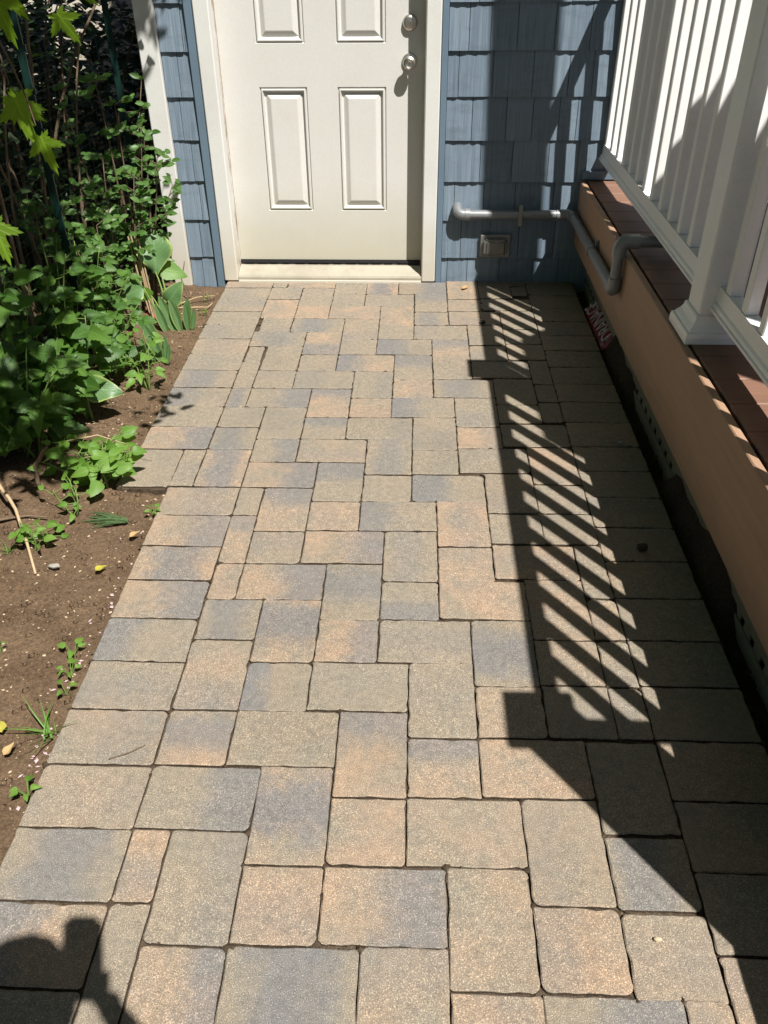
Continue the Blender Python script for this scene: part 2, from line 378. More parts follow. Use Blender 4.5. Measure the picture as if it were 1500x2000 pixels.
# paver table: x0 y0 x1 y1 in 3-inch modules from the left joint and the wall, then a blend code
# first letter t tan / o orange / m between; second where the charcoal blend lies: L R C (across), T M Y (far, middle, near), B all over
PAV = '''
0 -1.42 .93 -.1 t;.97 -1.42 4 0 o;4 -1.3 6 1 t;6 -1.2 8 1 oC;8 -1.15 11 1 tR;11 -1.35 13 1.75 o;0 0 2 2 t;2 0 4 3 t;4 1 6 3 t;6 1 9 3 t;9 1 11 4 tT
0 2 2 5 o;2 3 4 5 o;4 3 7 5 o;7 3 9 6 o;9 4 11 6 tB;.22 5 2 7 t;2 5 5 7 tB;5 5 7 8 m;7 6 9 8 t;9 6 12 8 t;0 7 3 9 tB;3 7 5 10 oY;5 8 7 10 t;7 8 10 10 tL
10 8 12 11 mT;10 11 12 13 t;.05 9 .95 11 t;1.05 9 3 12 t;3 10 5 12 t;5 10 8 12 oL;8 10 10 13 tT;0 11 1 14 t;1 12 3 14 t;3 12 6 14 t;6 12 8 15 t;8 13 10 15 o
10 13 13 15 tB;0 14 1 16 tB;1 14 4 16 tR;4 14 6 17 oT;6 15 8 17 o;8 15 11 17 tL;11 15 13 17.7 t;0 16 2 18 t;2 16 4 19 t;4 17 6 19 tT;6 17 9 19 t;9 17 11 20 t
0 18 2 20 tB;2 19 4 21 tR;4 19 7 21 m;7 19 9 22 tB;9 20 11 22 t;11 17.7 13 19.62 o;-1 20.05 0 23 t;0 20 2 23 oC;2 21 5 23 oR;5 21 7 24 tT;7 22 9 24 t;9 22 12 24 tL
11 19.62 14 21.65 t;2 23 3 25 t;3 23 5 26 oT;5 24 7 26 o;7 24 10 26 tL;10 24 12 27 o;2 25 3 28 oT;3 26 5 28 m;5 26 8 28 oR;2 28 3 30 o;8 26 10 29 t;10 27 12 29 o
12 26.65 15 28.65 o;3 28 6 30 oR;6 28 8 31 tM;8 29 10 31 tY;10 29 13 31 o;13 28.65 15 31.7 o;2 30 4 32 tB;4 30 6 33 oM;6 31 8 33 oR;8 31 11 33 t;11 31 13 34 tM
2 32 4 35 m;4 33 6 35 tL;6 33 9 35 t;9 33 11 36 t;11 34 13 36 m;13 31.7 15 33.7 m;2 35 4 37 oM;4 35 7 37 t;7 35 9 38 oT;9 36 11 38 oT;11 36 14 38 o;13 33.7 15 35.75 t
2 37 5 39 tR;5 37 7 40 oM;7 38 9 40 o;9 38 12 40 m;12 38 14 41 m;14 35.8 16 38.8 t;2 39 3 41 o;3 39 5 42 t;5 40 7 42 o;7 40 10 42 oR;10 40 12 43 m;12 41 14 43 o
14 38.85 16 40.85 tB;14 40.88 16 42.9 m;2 41 3 44 t;3 42 5 45 oR;5 42 8 45 tC;8 42 10 45 m;10 43 12 45 o;12 43 15 45 tR;15 43 16 45 o
13 -1.8 16 -.58 t;13 -.52 15 1.62 t;15 -.45 16 1.1 t;13 1.68 16 3.5 t;11 1.8 13 3.7 m;11 3.74 14 5.75 m;14 3.55 16 6.3 t;12 5.8 14 8.58 t;14 6.34 16 8.38 t;12 8.62 14 10.52 t
14 8.42 16 10.4 m;12 10.56 15 12.6 t;15 10.45 16 13.3 t;13 12.65 15 15.48 t;15 13.35 16 15.22 t;13 15.52 15 17.33 t;15 15.26 16 17.25 t;13 17.4 16 19.45 t;14 19.5 16 22.5 o
14 22.54 16 24.57 t;12 21.7 14 24.62 m;12 24.66 14 26.6 t;14 24.6 16 26.56 t;15 26.6 16 29.6 t;15 29.65 16 31.67 o;15 31.7 16 33.7 t;15 33.73 16 35.72 t
2 44 3 47 o;3 45 5 47 t;5 45 8 47 o;8 45 10 48 t;10 45 12 47 oR;12 45 14 47 t;14 45 16 48 t;3 47 5 50 t;5 47 8 49 t;10 47 13 49 o;13 48 16 50 t;8 48 10 50 o'''
spec = []
for e in PAV.replace('\n', ';').split(';'):
    p = e.split()
    if len(p) == 5:
        x0, y0, x1, y1 = map(float, p[:4])
        sh = -.2*max(0, min(1, ((x0+x1)/2-4)/8))      # the bond runs a little out of square to the wall
        if y0 > 3 and y0 == int(y0) and '.' not in p[1]: y0 += sh
        if y1 > 3 and y1 == int(y1) and '.' not in p[3]: y1 += sh
        spec.append((x0, y0, x1, y1, p[4]))
# left edging course: upper run, then the run set in by two modules
upc = ['t', 't', 't', 't', 'm', 't', 'tB', 'tL', 't', 'oR']
spec.append((-3, -1.42, 0, 0-.02, 'm'))
for k in range(10): spec.append((-3, 2*k, 0, 2*k+2, upc[k]))
spec.append((-3.2, 20.05, -1, 23.05, 't'))
lowc = ['m', 'oR', 'oC', 'oR', 'tL', 't', 'm', 'm', 'tC', 'oL', 't', 'o', 't', 't']
for k in range(13): spec.append((-1, 23.05+2.0*k, 2, 25.05+2.0*k, lowc[k]))
# right edging course
rb = [-1.62, -.95, 1.1, 3.13, 5.14, 7.19, 9.2, 11.25, 13.22, 15.14, 17.16, 19.33, 21.37, 23.38, 25.44, 27.51, 29.57, 31.66, 33.67, 35.73, 37.74, 39.8, 41.86, 43.9, 45.95, 48]
for a, b in zip(rb[:-1], rb[1:]): spec.append((16, a, 19, b, random.choice('tttmo')))
def paver(x0, y0, x1, y1, code):
    X0, X1, Y1, Y0 = gx(x0), gx(x1), gy(y0), gy(y1)
    gp = random.uniform(.0004, .0014)
    X0 += gp+jit(.0006); X1 -= gp+jit(.0006); Y0 += gp+.0008+jit(.0007); Y1 -= gp+.0008+jit(.0007)
    w, h = X1-X0, Y1-Y0; cx, cy = (X0+X1)/2, (Y0+Y1)/2
    ring = []
    small = min(w, h) < .05
    for (sx, sy) in ((1, 1), (-1, 1), (-1, -1), (1, -1)):
        r = random.choice((.003, .005, .007, .010, .016)) * (.6 if small else 1)
        c0 = (sx*(w/2-r), sy*(h/2-r)); a0 = math.atan2(sy, sx) - math.pi/4
        for k in range(4):
            a = a0 + k*math.pi/6; ring.append((c0[0]+r*math.cos(a), c0[1]+r*math.sin(a)))
        # edge points along the next side
        nxt = {(1, 1): (-1, 1), (-1, 1): (-1, -1), (-1, -1): (1, -1), (1, -1): (1, 1)}[(sx, sy)]
        L = w if nxt[1] == sy else h
        m = max(2, int(L/.022))
        for k in range(1, m+1):
            t = k/(m+1); px = sx*w/2*(1-t)+nxt[0]*w/2*t; py = sy*h/2*(1-t)+nxt[1]*h/2*t
            n = random.uniform(-.0016, .0004)*(1 if random.random() < .85 else 2.4)
            if nxt[1] == sy: py += sy*n
            else: px += sx*n
            ring.append((px, py))
    n = len(ring); dz = random.uniform(-.0018, .0012); tx, ty = jit(.006), jit(.006)
    ang = jit(.006); ca, sa = math.cos(ang), math.sin(ang)
    mb = MB()
    def put(px, py, z):
        i = len(mb.v); X = cx+px*ca-py*sa; Y = cy+px*sa+py*ca
        mb.v.append((X, Y, z)); mb.uv[i] = (px/w+.5, py/h+.5); return i
    top = [put(px*(1-.0050/w)+jit(.0008), py*(1-.0050/h)+jit(.0008), dz+tx*px+ty*py+jit(.0004)) for px, py in ring]
    mid = [put(px, py, dz-.0016-abs(jit(.0012))+tx*px+ty*py) for px, py in ring]
    bot = [put(px, py, -.055) for px, py in ring]
    mb.face(top)
    for j in range(n):
        k = (j+1) % n
        mb.face((mid[j], mid[k], top[k], top[j])); mb.face((bot[j], bot[k], mid[k], mid[j]), 1)
    o = mb.build('paver', [M['paver'], M['joint']], path)
    tone = {'t': .12, 'm': .5, 'o': .92}[code[0]] + jit(.1)
    if len(code) > 1:
        pos, st, dr = {'L': (.12, 1, 0), 'R': (.86, 1, 0), 'C': (.5, 1, 0), 'T': (.9, .9, 1), 'M': (.55, 1, 1), 'Y': (.1, .9, 1), 'B': (.45, .85, 0)}[code[1]]
        pos += jit(.08); st *= random.uniform(.75, 1)
    else:
        pos, st, dr = random.random(), random.uniform(0, .38), random.choice((0, 1))
    o.color = (max(0, min(1, tone)), pos, st, dr)
for sp in spec: paver(*sp)

# ---------------------------------------------------------------- house wall with door
house = thing('house', (0, 0, 0), 'house wall clad in blue wooden shingles around a cream door', 'house')
hb = MB()
for a, b in (((-1.10, .03, -.3), (-.86, .30, 5.6)), ((.15, .03, -.3), (4.2, .30, 5.6)), ((-.86, .03, 2.12), (.15, .30, 5.6)), ((-1.10, .302, -.3), (4.2, 6, 5.6))):
    hb.box(a, b)
hb.build('wall', M['dark_gap'], house)
ZB = [-.06, .120, .301, .482, .663, .844, 1.025, 1.206]
while ZB[-1] < 2.6: ZB.append(ZB[-1]+.181)
JR = [[.238, .338, .498, .663, .79], [.30, .44, .58, .754, .9], [.26, .40, .547, .729, .86], [.373, .522, .688, .824], [.326, .48, .598, .717, .797], [.258, .408, .584, .74, .845], [.296, .388, .503, .662, .813]]
JL = [[-.995], [-.985], [-.961], [-.973], [-.999], [-.984], [-.947]]
def shingle(x0, x1, z0, z1, first):
    x0 += .0013; x1 -= .0013; n = max(3, int((x1-x0)/.017)); mb = MB(); zt = z1+.018
    th = random.uniform(.014, .018)
    zb = z0+jit(.0012)
    cols = []
    for i in range(n+1):
        x = x0+(x1-x0)*i/n + (0 if i in (0, n) else jit(.004))
        d = random.uniform(-.0030, .0012) if i not in (0, n) else -.002
        i0 = len(mb.v)
        mb.v += [(x, -th-d, zb), (x, -.0045-d*.35, zt), (x, .006, zb)]
        cols.append(i0)
    for a, b in zip(cols[:-1], cols[1:]):
        mb.face((a, b, b+1, a+1)); mb.face((a, a+2, b+2, b)); 
    for a, fl in ((cols[0], 0), (cols[-1], 1)): mb.face((a, a+1, a+2))
    mb.build('shingle', M['shake'], house)
nsh = 0
for k in range(len(ZB)-1):
    for side in (0, 1):
        xa, xb = ((-1.052, -.925), (.208, 2.35))[side]
        js = (JL, JR)[side][k] if k < 7 else ([-.93+jit(.05)-.05] if side == 0 else [])
        js = list(js)
        if side:
            x = js[-1] if js else xa
            while True:
                x += random.uniform(.10, .19)
                if x > xb-.05: break
                js.append(x)
        edges = [xa]+js+[xb]
        for a, b in zip(edges[:-1], edges[1:]):
            shingle(a, b, ZB[k], ZB[k+1], k == 0); nsh += 1
MB().box((-1.35, -.55, 2.85), (4.3, .0, 2.93)).build('sky_block_eave', M['white_trim'], house)  # unseen overhang added to block overhead sky by the door
# trim
MB().bbox((-1.141, -.034, -.05), (-1.054, .05, 5.6), .004).build('corner_board', M['white_trim'], house)
MB().bbox((-1.1405, .052, -.05), (-1.09, .14, 5.6), .003).build('corner_board', M['white_trim'], house)
mb = MB(); mb.bbox((-.925, -.026, -.06), (-.886, .028, 2.2), .003); mb.build('side_trim', M['blue_trim'], house)
mb = MB(); mb.bbox((.179, -.026, -.06), (.207, .028, 2.2), .003); mb.build('side_trim', M['blue_trim'], house)
dr = house
MB().bbox((-.884, -.036, .004), (-.814, .05, 2.12), .005).build('door_casing', M['white_trim'], dr)
MB().bbox((.110, -.036, .004), (.177, .05, 2.12), .005).build('door_casing', M['white_trim'], dr)
MB().bbox((-.884, -.036, 2.123), (.177, .05, 2.21), .005).build('door_casing', M['white_trim'], dr)
mb = MB()   # weathered jamb with stop: a few stepped strips
for (xa, xb, y0) in ((-.8605, -.824, -.016), (-.8235, -.8185, .012), (-.818, -.8135, .040)): mb.box((xa, y0, .056), (xb, .098, 2.1))
mb.build('door_jamb', M['peel'], dr)
mb = MB()
for (xa, xb, y0) in ((.113, .15, -.010), (.1085, .1125, .022), (.105, .108, .045)): mb.box((xa, y0, .056), (xb, .098, 2.1))
mb.build('door_jamb', M['white_trim'], dr)
# door slab with embossed panels
door = MB(); DY = .072; x0, x1, z0, z1 = -.8125, .1045, .080, 2.09
PX = ((-.6445, -.4255), (-.287, -.0645)); PZ = ((.323, .872), (1.046, 1.69), (1.80, 1.985))
xs = [x0, PX[0][0], PX[0][1], PX[1][0], PX[1][1], x1]; zs = [z0, .323, .872, 1.046, 1.69, 1.80, 1.985, z1]
gi = {}
def dv(x, z, y=DY):
    k = (round(x, 5), round(z, 5), round(y, 5))
    if k not in gi: gi[k] = len(door.v); door.v.append((x, y, z))
    return gi[k]
for i in range(5):
    for j in range(7):
        a, b, c, d = xs[i], xs[i+1], zs[j], zs[j+1]
        if i in (1, 3) and j in (1, 3, 5):
            prof = [(0, 0), (.003, .007), (.0065, .007), (.010, -.002), (.0145, -.002), (.019, .010), (.026, .0135), (.046, .0015), (.050, .0002)]
            rings = [[dv(a+t, c+t, DY+y), dv(b-t, c+t, DY+y), dv(b-t, d-t, DY+y), dv(a+t, d-t, DY+y)] for t, y in prof]
            for r0, r1 in zip(rings[:-1], rings[1:]):
                for k in range(4): door.face((r0[k], r0[(k+1) % 4], r1[(k+1) % 4], r1[k]))
            door.face(rings[-1])
        else: door.face((dv(a, c), dv(b, c), dv(b, d), dv(a, d)))
bx = len(door.v); door.v += [(x0, DY+.04, z0), (x1, DY+.04, z0), (x1, DY+.04, z1), (x0, DY+.04, z1)]
door.face((bx, bx+1, bx+2, bx+3))
d_o = door.build('door', M['door'], dr)
mb = MB(); kz, kx = .974, .040
mb.lathe([(.034, 0), (.034, .004), (.031, .009), (.022, .011), (.0135, .014), (.012, .028), (.016, .034), (.0265, .042), (.0285, .052), (.026, .060), (.018, .0645), (.0165, .0635)], (kx, DY, kz), (0, -1, 0), 28)
o = mb.build('door_knob', M['nickel'], d_o, 40)
mb = MB(); mb.lathe([(.0075, 0), (.0075, .002)], (kx, DY-.0632, kz), (0, -1, 0), 14); mb.box((kx-.0012, DY-.067, kz-.004), (kx+.0012, DY-.0655, kz+.004), 1)
mb.build('keyhole', [M['nickel'], M['black']], d_o)
mb = MB(); mb.lathe([(.033, 0), (.033, .006), (.030, .014), (.023, .0185), (.021, .019)], (kx+.001, DY, 1.124), (0, -1, 0), 28); mb.build('deadbolt', M['nickel'], d_o, 40)
mb = MB(); mb.lathe([(.0085, 0), (.0085, .002)], (kx+.001, DY-.0188, 1.124), (0, -1, 0), 14); mb.box((kx-.0002, DY-.0225, 1.120), (kx+.0022, DY-.021, 1.128), 1)
mb.build('keyhole', [M['nickel'], M['black']], d_o)
mb = MB(); mb.box((-.811, .066, .060), (.103, .105, .0785))
for k in range(14):
    x = -.79+k*.065; mb.box((x, .060, .0665), (x+random.uniform(.03, .055), .0655, .0735+jit(.002)))
mb.build('door_sweep', M['black'], dr)
mb = MB(); mb.prism([(-.034, .012), (-.034, .022), (-.030, .030), (-.022, .030), (-.018, .035), (.0, .041), (.002, .039), (.018, .046), (.020, .043), (.0255, .0475), (.0265, .0455), (.0325, .0505), (.0335, .0485), (.0395, .0535), (.0405, .0515), (.0465, .0565), (.0475, .0545), (.100, .0575), (.100, .012)], 0, -.8125, .1095)
mb.build('threshold', M['sill'], dr)
MB().bbox((-.8128, -.040, -.03), (.1092, .02, .0105), .002).build('sill_strip', M['white_trim'], dr)
# vent cover low on the wall
mb = MB(); mb.bbox((.395, -.034, .130), (.541, -.012, .238), .004); mb.build('vent_frame', M['cover_frame'], house)
bm = bmesh.new(); bmesh.ops.create_cube(bm, size=1)
for v in bm.verts:
    k = .80 if v.co.y < 0 else 1
    v.co = Vector((.4675+v.co.x*.126*k, -.050+v.co.y*.034, .184+v.co.z*.090*k))
bmesh.ops.bevel(bm, geom=bm.edges[:], offset=.010, segments=3, affect='EDGES')
MB().bm(bm).build('vent_cover', M['cover'], house, 35)

# ---------------------------------------------------------------- deck
deck = thing('deck', (1.6, -1.8, 0), 'brown board deck with a tan fascia beside the path', 'deck')
YD0, YD1 = -.016, -3.72
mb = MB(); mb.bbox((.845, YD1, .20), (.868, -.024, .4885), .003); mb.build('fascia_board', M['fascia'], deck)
y = -.102
ys = [-.020]
while y > YD1: ys.append(y); y -= .141
ys.append(YD1)
for a, b in zip(ys[:-1], ys[1:]):
    MB().bbox((.8765+jit(.001), b+.0011, .465+jit(.0008)), (3.3, a-.0011, .490+jit(.0006)), .003).build('deck_board', M['deck'], deck)
mb = MB(); mb.box((.870, YD1+.03, .21), (.900, -.03, .460)); mb.box((3.2, YD1+.03, .0), (3.25, -.03, .46)); mb.box((.9, YD1, .0), (3.2, YD1+.025, .46))
for k in range(8): mb.box((.9, -.1-k*.45-.04, .25), (3.2, -.1-k*.45, .460))
mb.build('joist_frame', M['dark_gap'], deck)
MB().bbox((.849, -.036, .496), (3.2, -.018, .534), .003).build('flashing', M['blue_trim'], deck)
for k in range(49):
    y = -.05-k*.075
    MB().box((.931, y-.046, -.07), (.9365, y, .205)).build('lattice_slat', M['lattice'], deck)
for k in range(4):
    z = -.035+k*.075
    MB().box((.925, YD1+.04, z), (.9305, -.03, z+.046)).build('lattice_slat', M['lattice'], deck)

rail = thing('railing', (.95, -1.77, .5), 'white deck railing with square balusters and a skirted post', 'railing')
def post(yc):
    p = MB(); p.bbox((.8895, yc-.0575, .493), (1.0045, yc+.0575, 1.475), .004); p = p.build('post', M['white_vinyl'], rail)
    s = MB(); prof = [(.092, .491), (.092, .509), (.089, .522), (.083, .524), (.080, .530), (.071, .541), (.066, .551), (.0645, .556), (.0645, .562), (.0605, .566), (.0578, .566)]
    b0 = 0
    for r, z in prof:
        s.v += [(.947-r, yc-r, z), (.947+r, yc-r, z), (.947+r, yc+r, z), (.947-r, yc+r, z)]
    for k in range(len(prof)-1):
        for j in range(4): s.face((k*4+j, k*4+(j+1) % 4, k*4+4+(j+1) % 4, k*4+4+j))
    s.build('post_skirt', M['white_vinyl'], p)
    c = MB(); prof = [(.062, 1.4755), (.080, 1.480), (.080, 1.500), (.070, 1.508), (.004, 1.533)]
    for r, z in prof: c.v += [(.947-r, yc-r, z), (.947+r, yc-r, z), (.947+r, yc+r, z), (.947-r, yc+r, z)]
    for k in range(len(prof)-1):
        for j in range(4): c.face((k*4+j, k*4+(j+1) % 4, k*4+4+(j+1) % 4, k*4+4+j))
    c.face((3, 2, 1, 0)); c.face((16, 17, 18, 19)); c.build('post_cap', M['white_vinyl'], p)
post(-1.770); post(-3.597)
br = [(.917, .583), (.917, .591), (.921, .594), (.9235, .603), (.9285, .609), (.931, .651), (.970, .651), (.9725, .609), (.9775, .603), (.980, .594), (.984, .591), (.984, .583)]
tr = [(.936, 1.395), (.929, 1.414), (.925, 1.434), (.925, 1.454), (.932, 1.461), (.969, 1.461), (.976, 1.454), (.976, 1.434), (.972, 1.414), (.965, 1.395)]
for a, b in ((-1.7122, -.019), (-3.5393, -1.8278)):
    MB().prism(br, 1, a, b).build('bottom_rail', M['white_vinyl'], rail)
    MB().prism(tr, 1, a, b).build('top_rail', M['white_vinyl'], rail)
bal = MB(); bal.bbox((-.0175, -.0175, 0), (.0175, .0175, .746), .003); bal = bal.mesh('baluster', M['white_vinyl'])
byl = [-1.473+.131*k for k in range(12)] + [-1.604] + [-1.889-.1335*k for k in range(13)]
for yv in byl:
    if -1.83 < yv < -1.70 or yv < -3.53: continue
    o = bpy.data.objects.new('baluster', bal); o.location = (.9507, yv, .650); link(o, rail)

# the railing turns along the far end of the deck
MB().prism([(y-.9507-3.597, z) for y, z in br], 0, 1.0048, 3.2).build('bottom_rail', M['white_vinyl'], rail)
MB().prism([(y-.9507-3.597, z) for y, z in tr], 0, 1.0048, 3.2).build('top_rail', M['white_vinyl'], rail)
for k in range(16):
    o = bpy.data.objects.new('baluster', bal); o.location = (1.085+.1335*k, -3.597, .650); link(o, rail)
pcol = thing('porch_column', (1.42, -1.2, .5), 'tall square white porch column standing on the deck behind the railing', 'column')
mb = MB(); mb.bbox((1.33, -1.290, .56), (1.507, -1.113, 3.80), .006); mb.build('shaft', M['white_trim'], pcol)
MB().bbox((1.305, -1.315, .492), (1.532, -1.088, .558), .008).build('base', M['white_trim'], pcol)
MB().bbox((1.30, -1.32, 3.802), (1.537, -1.083, 3.90), .012).build('capital', M['white_trim'], pcol)

um = thing('patio_umbrella', (2.43, -2.32, .49), 'open tan patio umbrella standing out on the deck', 'umbrella')
uc = Vector((2.43, -2.32, 0)); mb = MB(); R_, zr, za = 1.10, 2.30, 2.78; n = 8
for j in range(n):
    t = 2*math.pi*(j+.5)/n; mb.v.append((uc.x+R_*math.cos(t), uc.y+R_*math.sin(t), zr))
for j in range(n):
    t = 2*math.pi*(j+.5)/n; mb.v.append((uc.x+R_*math.cos(t), uc.y+R_*math.sin(t), zr-.11))
mb.v.append((uc.x, uc.y, za))
for j in range(n): mb.face((j, (j+1) % n, 2*n)); mb.face((j, j+n, (j+1) % n+n, (j+1) % n))
mb.build('canopy', M['fabric'], um)
MB().tube([(uc.x, uc.y, .56), (uc.x, uc.y, za+.04)], .02, 12).build('pole', M['bark'], um)
MB().lathe([(.24, .492), (.24, .53), (.10, .56), (.03, .60), (.028, .7)], (uc.x, uc.y, 0), n=20).build('base', M['black'], um, 40)
for j in range(n):
    t = 2*math.pi*(j+.5)/n
    MB().tube([(uc.x+.02*math.cos(t), uc.y+.02*math.sin(t), za-.03), (uc.x+R_*.97*math.cos(t), uc.y+R_*.97*math.sin(t), zr+.005)], .008, 6).build('rib', M['bark'], um)

# ---------------------------------------------------------------- grey pipe
pipe = thing('pipe', (.55, -.05, .345), 'grey metal pipe running low along the wall and around onto the deck', 'pipe')
R = .0205; zp = .342; xf = .820; yr = -1.075
def arc(c, a, b, r, n=6):
    """quarter bend from direction a to direction b round corner c"""
    c, a, b = Vector(c), Vector(a), Vector(b)
    p0 = c - a*r; p1 = c + b*r
    return bez(p0, c, p1, n)
MB().tube([(.276, .01, .366), (.276, -.02, .362)] + bez((.276, -.030, .358), (.277, -.052, .344), (.305, -.052, zp), 6) + [(.318, -.052, zp)], .0245, 14).build('elbow', M['pipe'], pipe, 50)
MB().tube([(.312, -.052, zp), (.336, -.052, zp)], .0275, 14).build('collar', M['pipe'], pipe, 50)
MB().tube([(.318, -.052, zp), (.765, -.052, zp)], R, 14).build('straight', M['pipe'], pipe, 50)
MB().tube([(.745, -.052, zp)] + arc((xf, -.052, zp), (1, 0, 0), (0, -1, 0), .036) + [(xf, -.112, zp)], .0245, 14).build('elbow', M['pipe'], pipe, 50)
MB().tube([(xf, -.10, zp), (xf, yr+.04, zp+.014)], R, 14).build('straight', M['pipe'], pipe, 50)
MB().tube([(xf, yr+.052, zp+.013)] + arc((xf, yr, zp+.012), (0, -1, 0), (0, 0, 1), .026) + [(xf, yr, zp+.062)], .025, 14).build('elbow', M['pipe'], pipe, 50)
MB().tube([(xf, yr, zp+.05), (xf, yr, .495)], R, 14).build('straight', M['pipe'], pipe, 50)
MB().tube([(xf, yr, .482)] + arc((xf, yr, .538), (0, 0, 1), (1, 0, 0), .032) + [(xf+.066, yr, .538)], .0265, 14).build('elbow', M['pipe'], pipe, 50)
MB().tube([(xf+.05, yr, .538), (1.62, yr, .536)], R, 14).build('straight', M['pipe'], pipe, 50)
mb = MB(); mb.bbox((.565, -.0765, zp-.048), (.583, -.0735, zp+.05), .001); mb.box((.565, -.074, zp+.024), (.583, -.018, zp+.030)); mb.build('strap', M['cover_frame'], pipe)
mb = MB(); mb.tube([(xf, -.60, zp+.0065), (xf, -.612, zp+.0065)], R+.0035, 14); mb.box((xf+.01, -.612, zp+.020), (xf+.024, -.600, zp+.052)); mb.build('strap', M['pipe'], pipe)

# ---------------------------------------------------------------- red plastic bag with print
bag = thing('plastic_bag', (.915, -.56, 0), 'red plastic bag printed DRAINAGE tucked under the deck edge', 'bag')
mb = MB(); nx, ny = 7, 20
for k in range(ny+1):
    y = -.34-.44*k/ny
    for i in range(nx+1):
        t = i/nx; x = .872+.125*t+.02*(k/ny-.4)
        e = min(k, ny-k)/ny
        z = -.045+.088*math.sin(math.pi*(t*.6+.10))*(1-.25*(1-min(1, e*6))) + .008*noise.noise(Vector((x*45, y*30, 3)))
        mb.v.append((x, y, z))
for k in range(ny):
    for i in range(nx): mb.face((k*(nx+1)+i, k*(nx+1)+i+1, (k+1)*(nx+1)+i+1, (k+1)*(nx+1)+i))
bo = mb.build('bag_body', M['red_bag'], bag, True)
def zbag(x, y):
    k = (-.34-y)/.44; t = (x-.872-.02*(k-.4))/.125
    return -.045+.088*math.sin(math.pi*(max(0, min(1, t))*.6+.10))
cu = bpy.data.curves.new('t', 'FONT'); cu.body = 'DRAINAGE'; cu.size = .098; cu.resolution_u = 2; cu.align_x = 'CENTER'; cu.align_y = 'CENTER'
cu.space_character = .86
to = bpy.data.objects.new('t', cu); COL.objects.link(to)
dg = bpy.context.evaluated_depsgraph_get(); tm = bpy.data.meshes.new_from_object(to.evaluated_get(dg)); bpy.data.objects.remove(to)
bm = bmesh.new(); bm.from_mesh(tm); bmesh.ops.triangulate(bm, faces=bm.faces[:])
bmesh.ops.subdivide_edges(bm, edges=[e for e in bm.edges if e.calc_length() > .012], cuts=1); bmesh.ops.triangulate(bm, faces=bm.faces[:])
wmax = max(v.co.x for v in bm.verts)
for v in bm.verts:
    yy = -.555+v.co.x/wmax*.185; xx = .905-v.co.y*.70+.02*((-.34-yy)/.44-.4)
    v.co = (xx, yy, zbag(xx, yy)+.009+.004*noise.noise(Vector((xx*45, yy*30, 3))))
pr = MB().bm(bm).build('lettering', M['bag_print'], bag)

# ---------------------------------------------------------------- leaves and plants
def leaf_mesh(name, mat, outline, fold=.18, droop=.25, nseg=6, wave=0.0, tip=1.0):
    """outline(t) -> half width at t in 0..1 along the midrib (unit length); +Y is the tip, +Z the upper face"""
    mb = MB()
    rows = []
    for k in range(nseg+1):
        t = k/nseg; hw = outline(t); z = -droop*t*t
        row = []
        for u in (-1, -.5, 0, .5, 1):
            i = len(mb.v); x = u*hw
            mb.v.append((x, t, z + fold*abs(x) + wave*math.sin(t*9+u*2)*abs(u)*.5)); mb.uv[i] = (.5+.5*u, t); row.append(i)
        rows.append(row)
    for a, b in zip(rows[:-1], rows[1:]):
        for j in range(4): mb.face((a[j], a[j+1], b[j+1], b[j]))
    me = mb.mesh(name, mat, True)
    return me
def serr(f, n, amp): return lambda t: f(t)*(1-amp*((t*n) % 1)) if t < .97 else f(t)
ell = lambda w: (lambda t: w*(max(0, math.sin(math.pi*min(1, t**.85))))**.8 + .004)
ova = lambda w: (lambda t: w*(max(0, math.sin(math.pi*t**.62)))**.75*(1-.25*t) + .004)
LM = {}
LM['shrub'] = [leaf_mesh('leaf', M['leaf_shrub'], ell(w), f, d, 5) for w, f, d in ((.24, .25, .1), (.27, .15, .25), (.22, .4, .05))]
LM['bramble'] = [leaf_mesh('leaf', M['leaf_bramble'], serr(ova(w), 9, .30), f, d, 27, .05) for w, f, d in ((.36, .22, .30), (.33, .38, .5), (.39, .12, .2), (.35, .3, -.1))]
LM['weed'] = [leaf_mesh('leaf', M['leaf_weed'], serr(ova(w), 6, .12), f, d, 12, .03) for w, f, d in ((.36, .2, .3), (.32, .35, .5), (.40, .12, .2))]
LM['hosta'] = [leaf_mesh('leaf', M['leaf_hosta'], ova(w), f, d, 12, .10) for w, f, d in ((.46, .22, .22), (.43, .12, .35))]
LM['obov'] = [leaf_mesh('leaf', M['leaf_hosta'], lambda t: .50*max(0, math.sin(math.pi*min(1, t**1.7*.97+.015)))**.62+.004, .20, .30, 14, .16)]
LM['spear'] = [leaf_mesh('leaf', M['leaf_hosta'], lambda t: .13*max(0, math.sin(math.pi*(t*.9+.08)))**.7+.004, .9, -.1, 8)]
LM['dark'] = [leaf_mesh('leaf', M['leaf_dark'], ell(.3), .2, .2, 3)]
LM['blade'] = [leaf_mesh('blade', M['grass'], lambda t: .026*(1-t**2)+.002, .6, d, 7) for d in (.15, .5)]
LM['blade_blue'] = [leaf_mesh('blade', M['grass_blue'], lambda t: .014*(1-t**2)+.002, .6, d, 8) for d in (.25, .45)]
LM['dry'] = [leaf_mesh('leaf', M['dry_leaf'], ova(.34), .5, -.3, 6, .1)]
LM['yellow'] = [leaf_mesh('leaf', M['yellow_leaf'], ova(.34), .3, .1, 6, .08)]
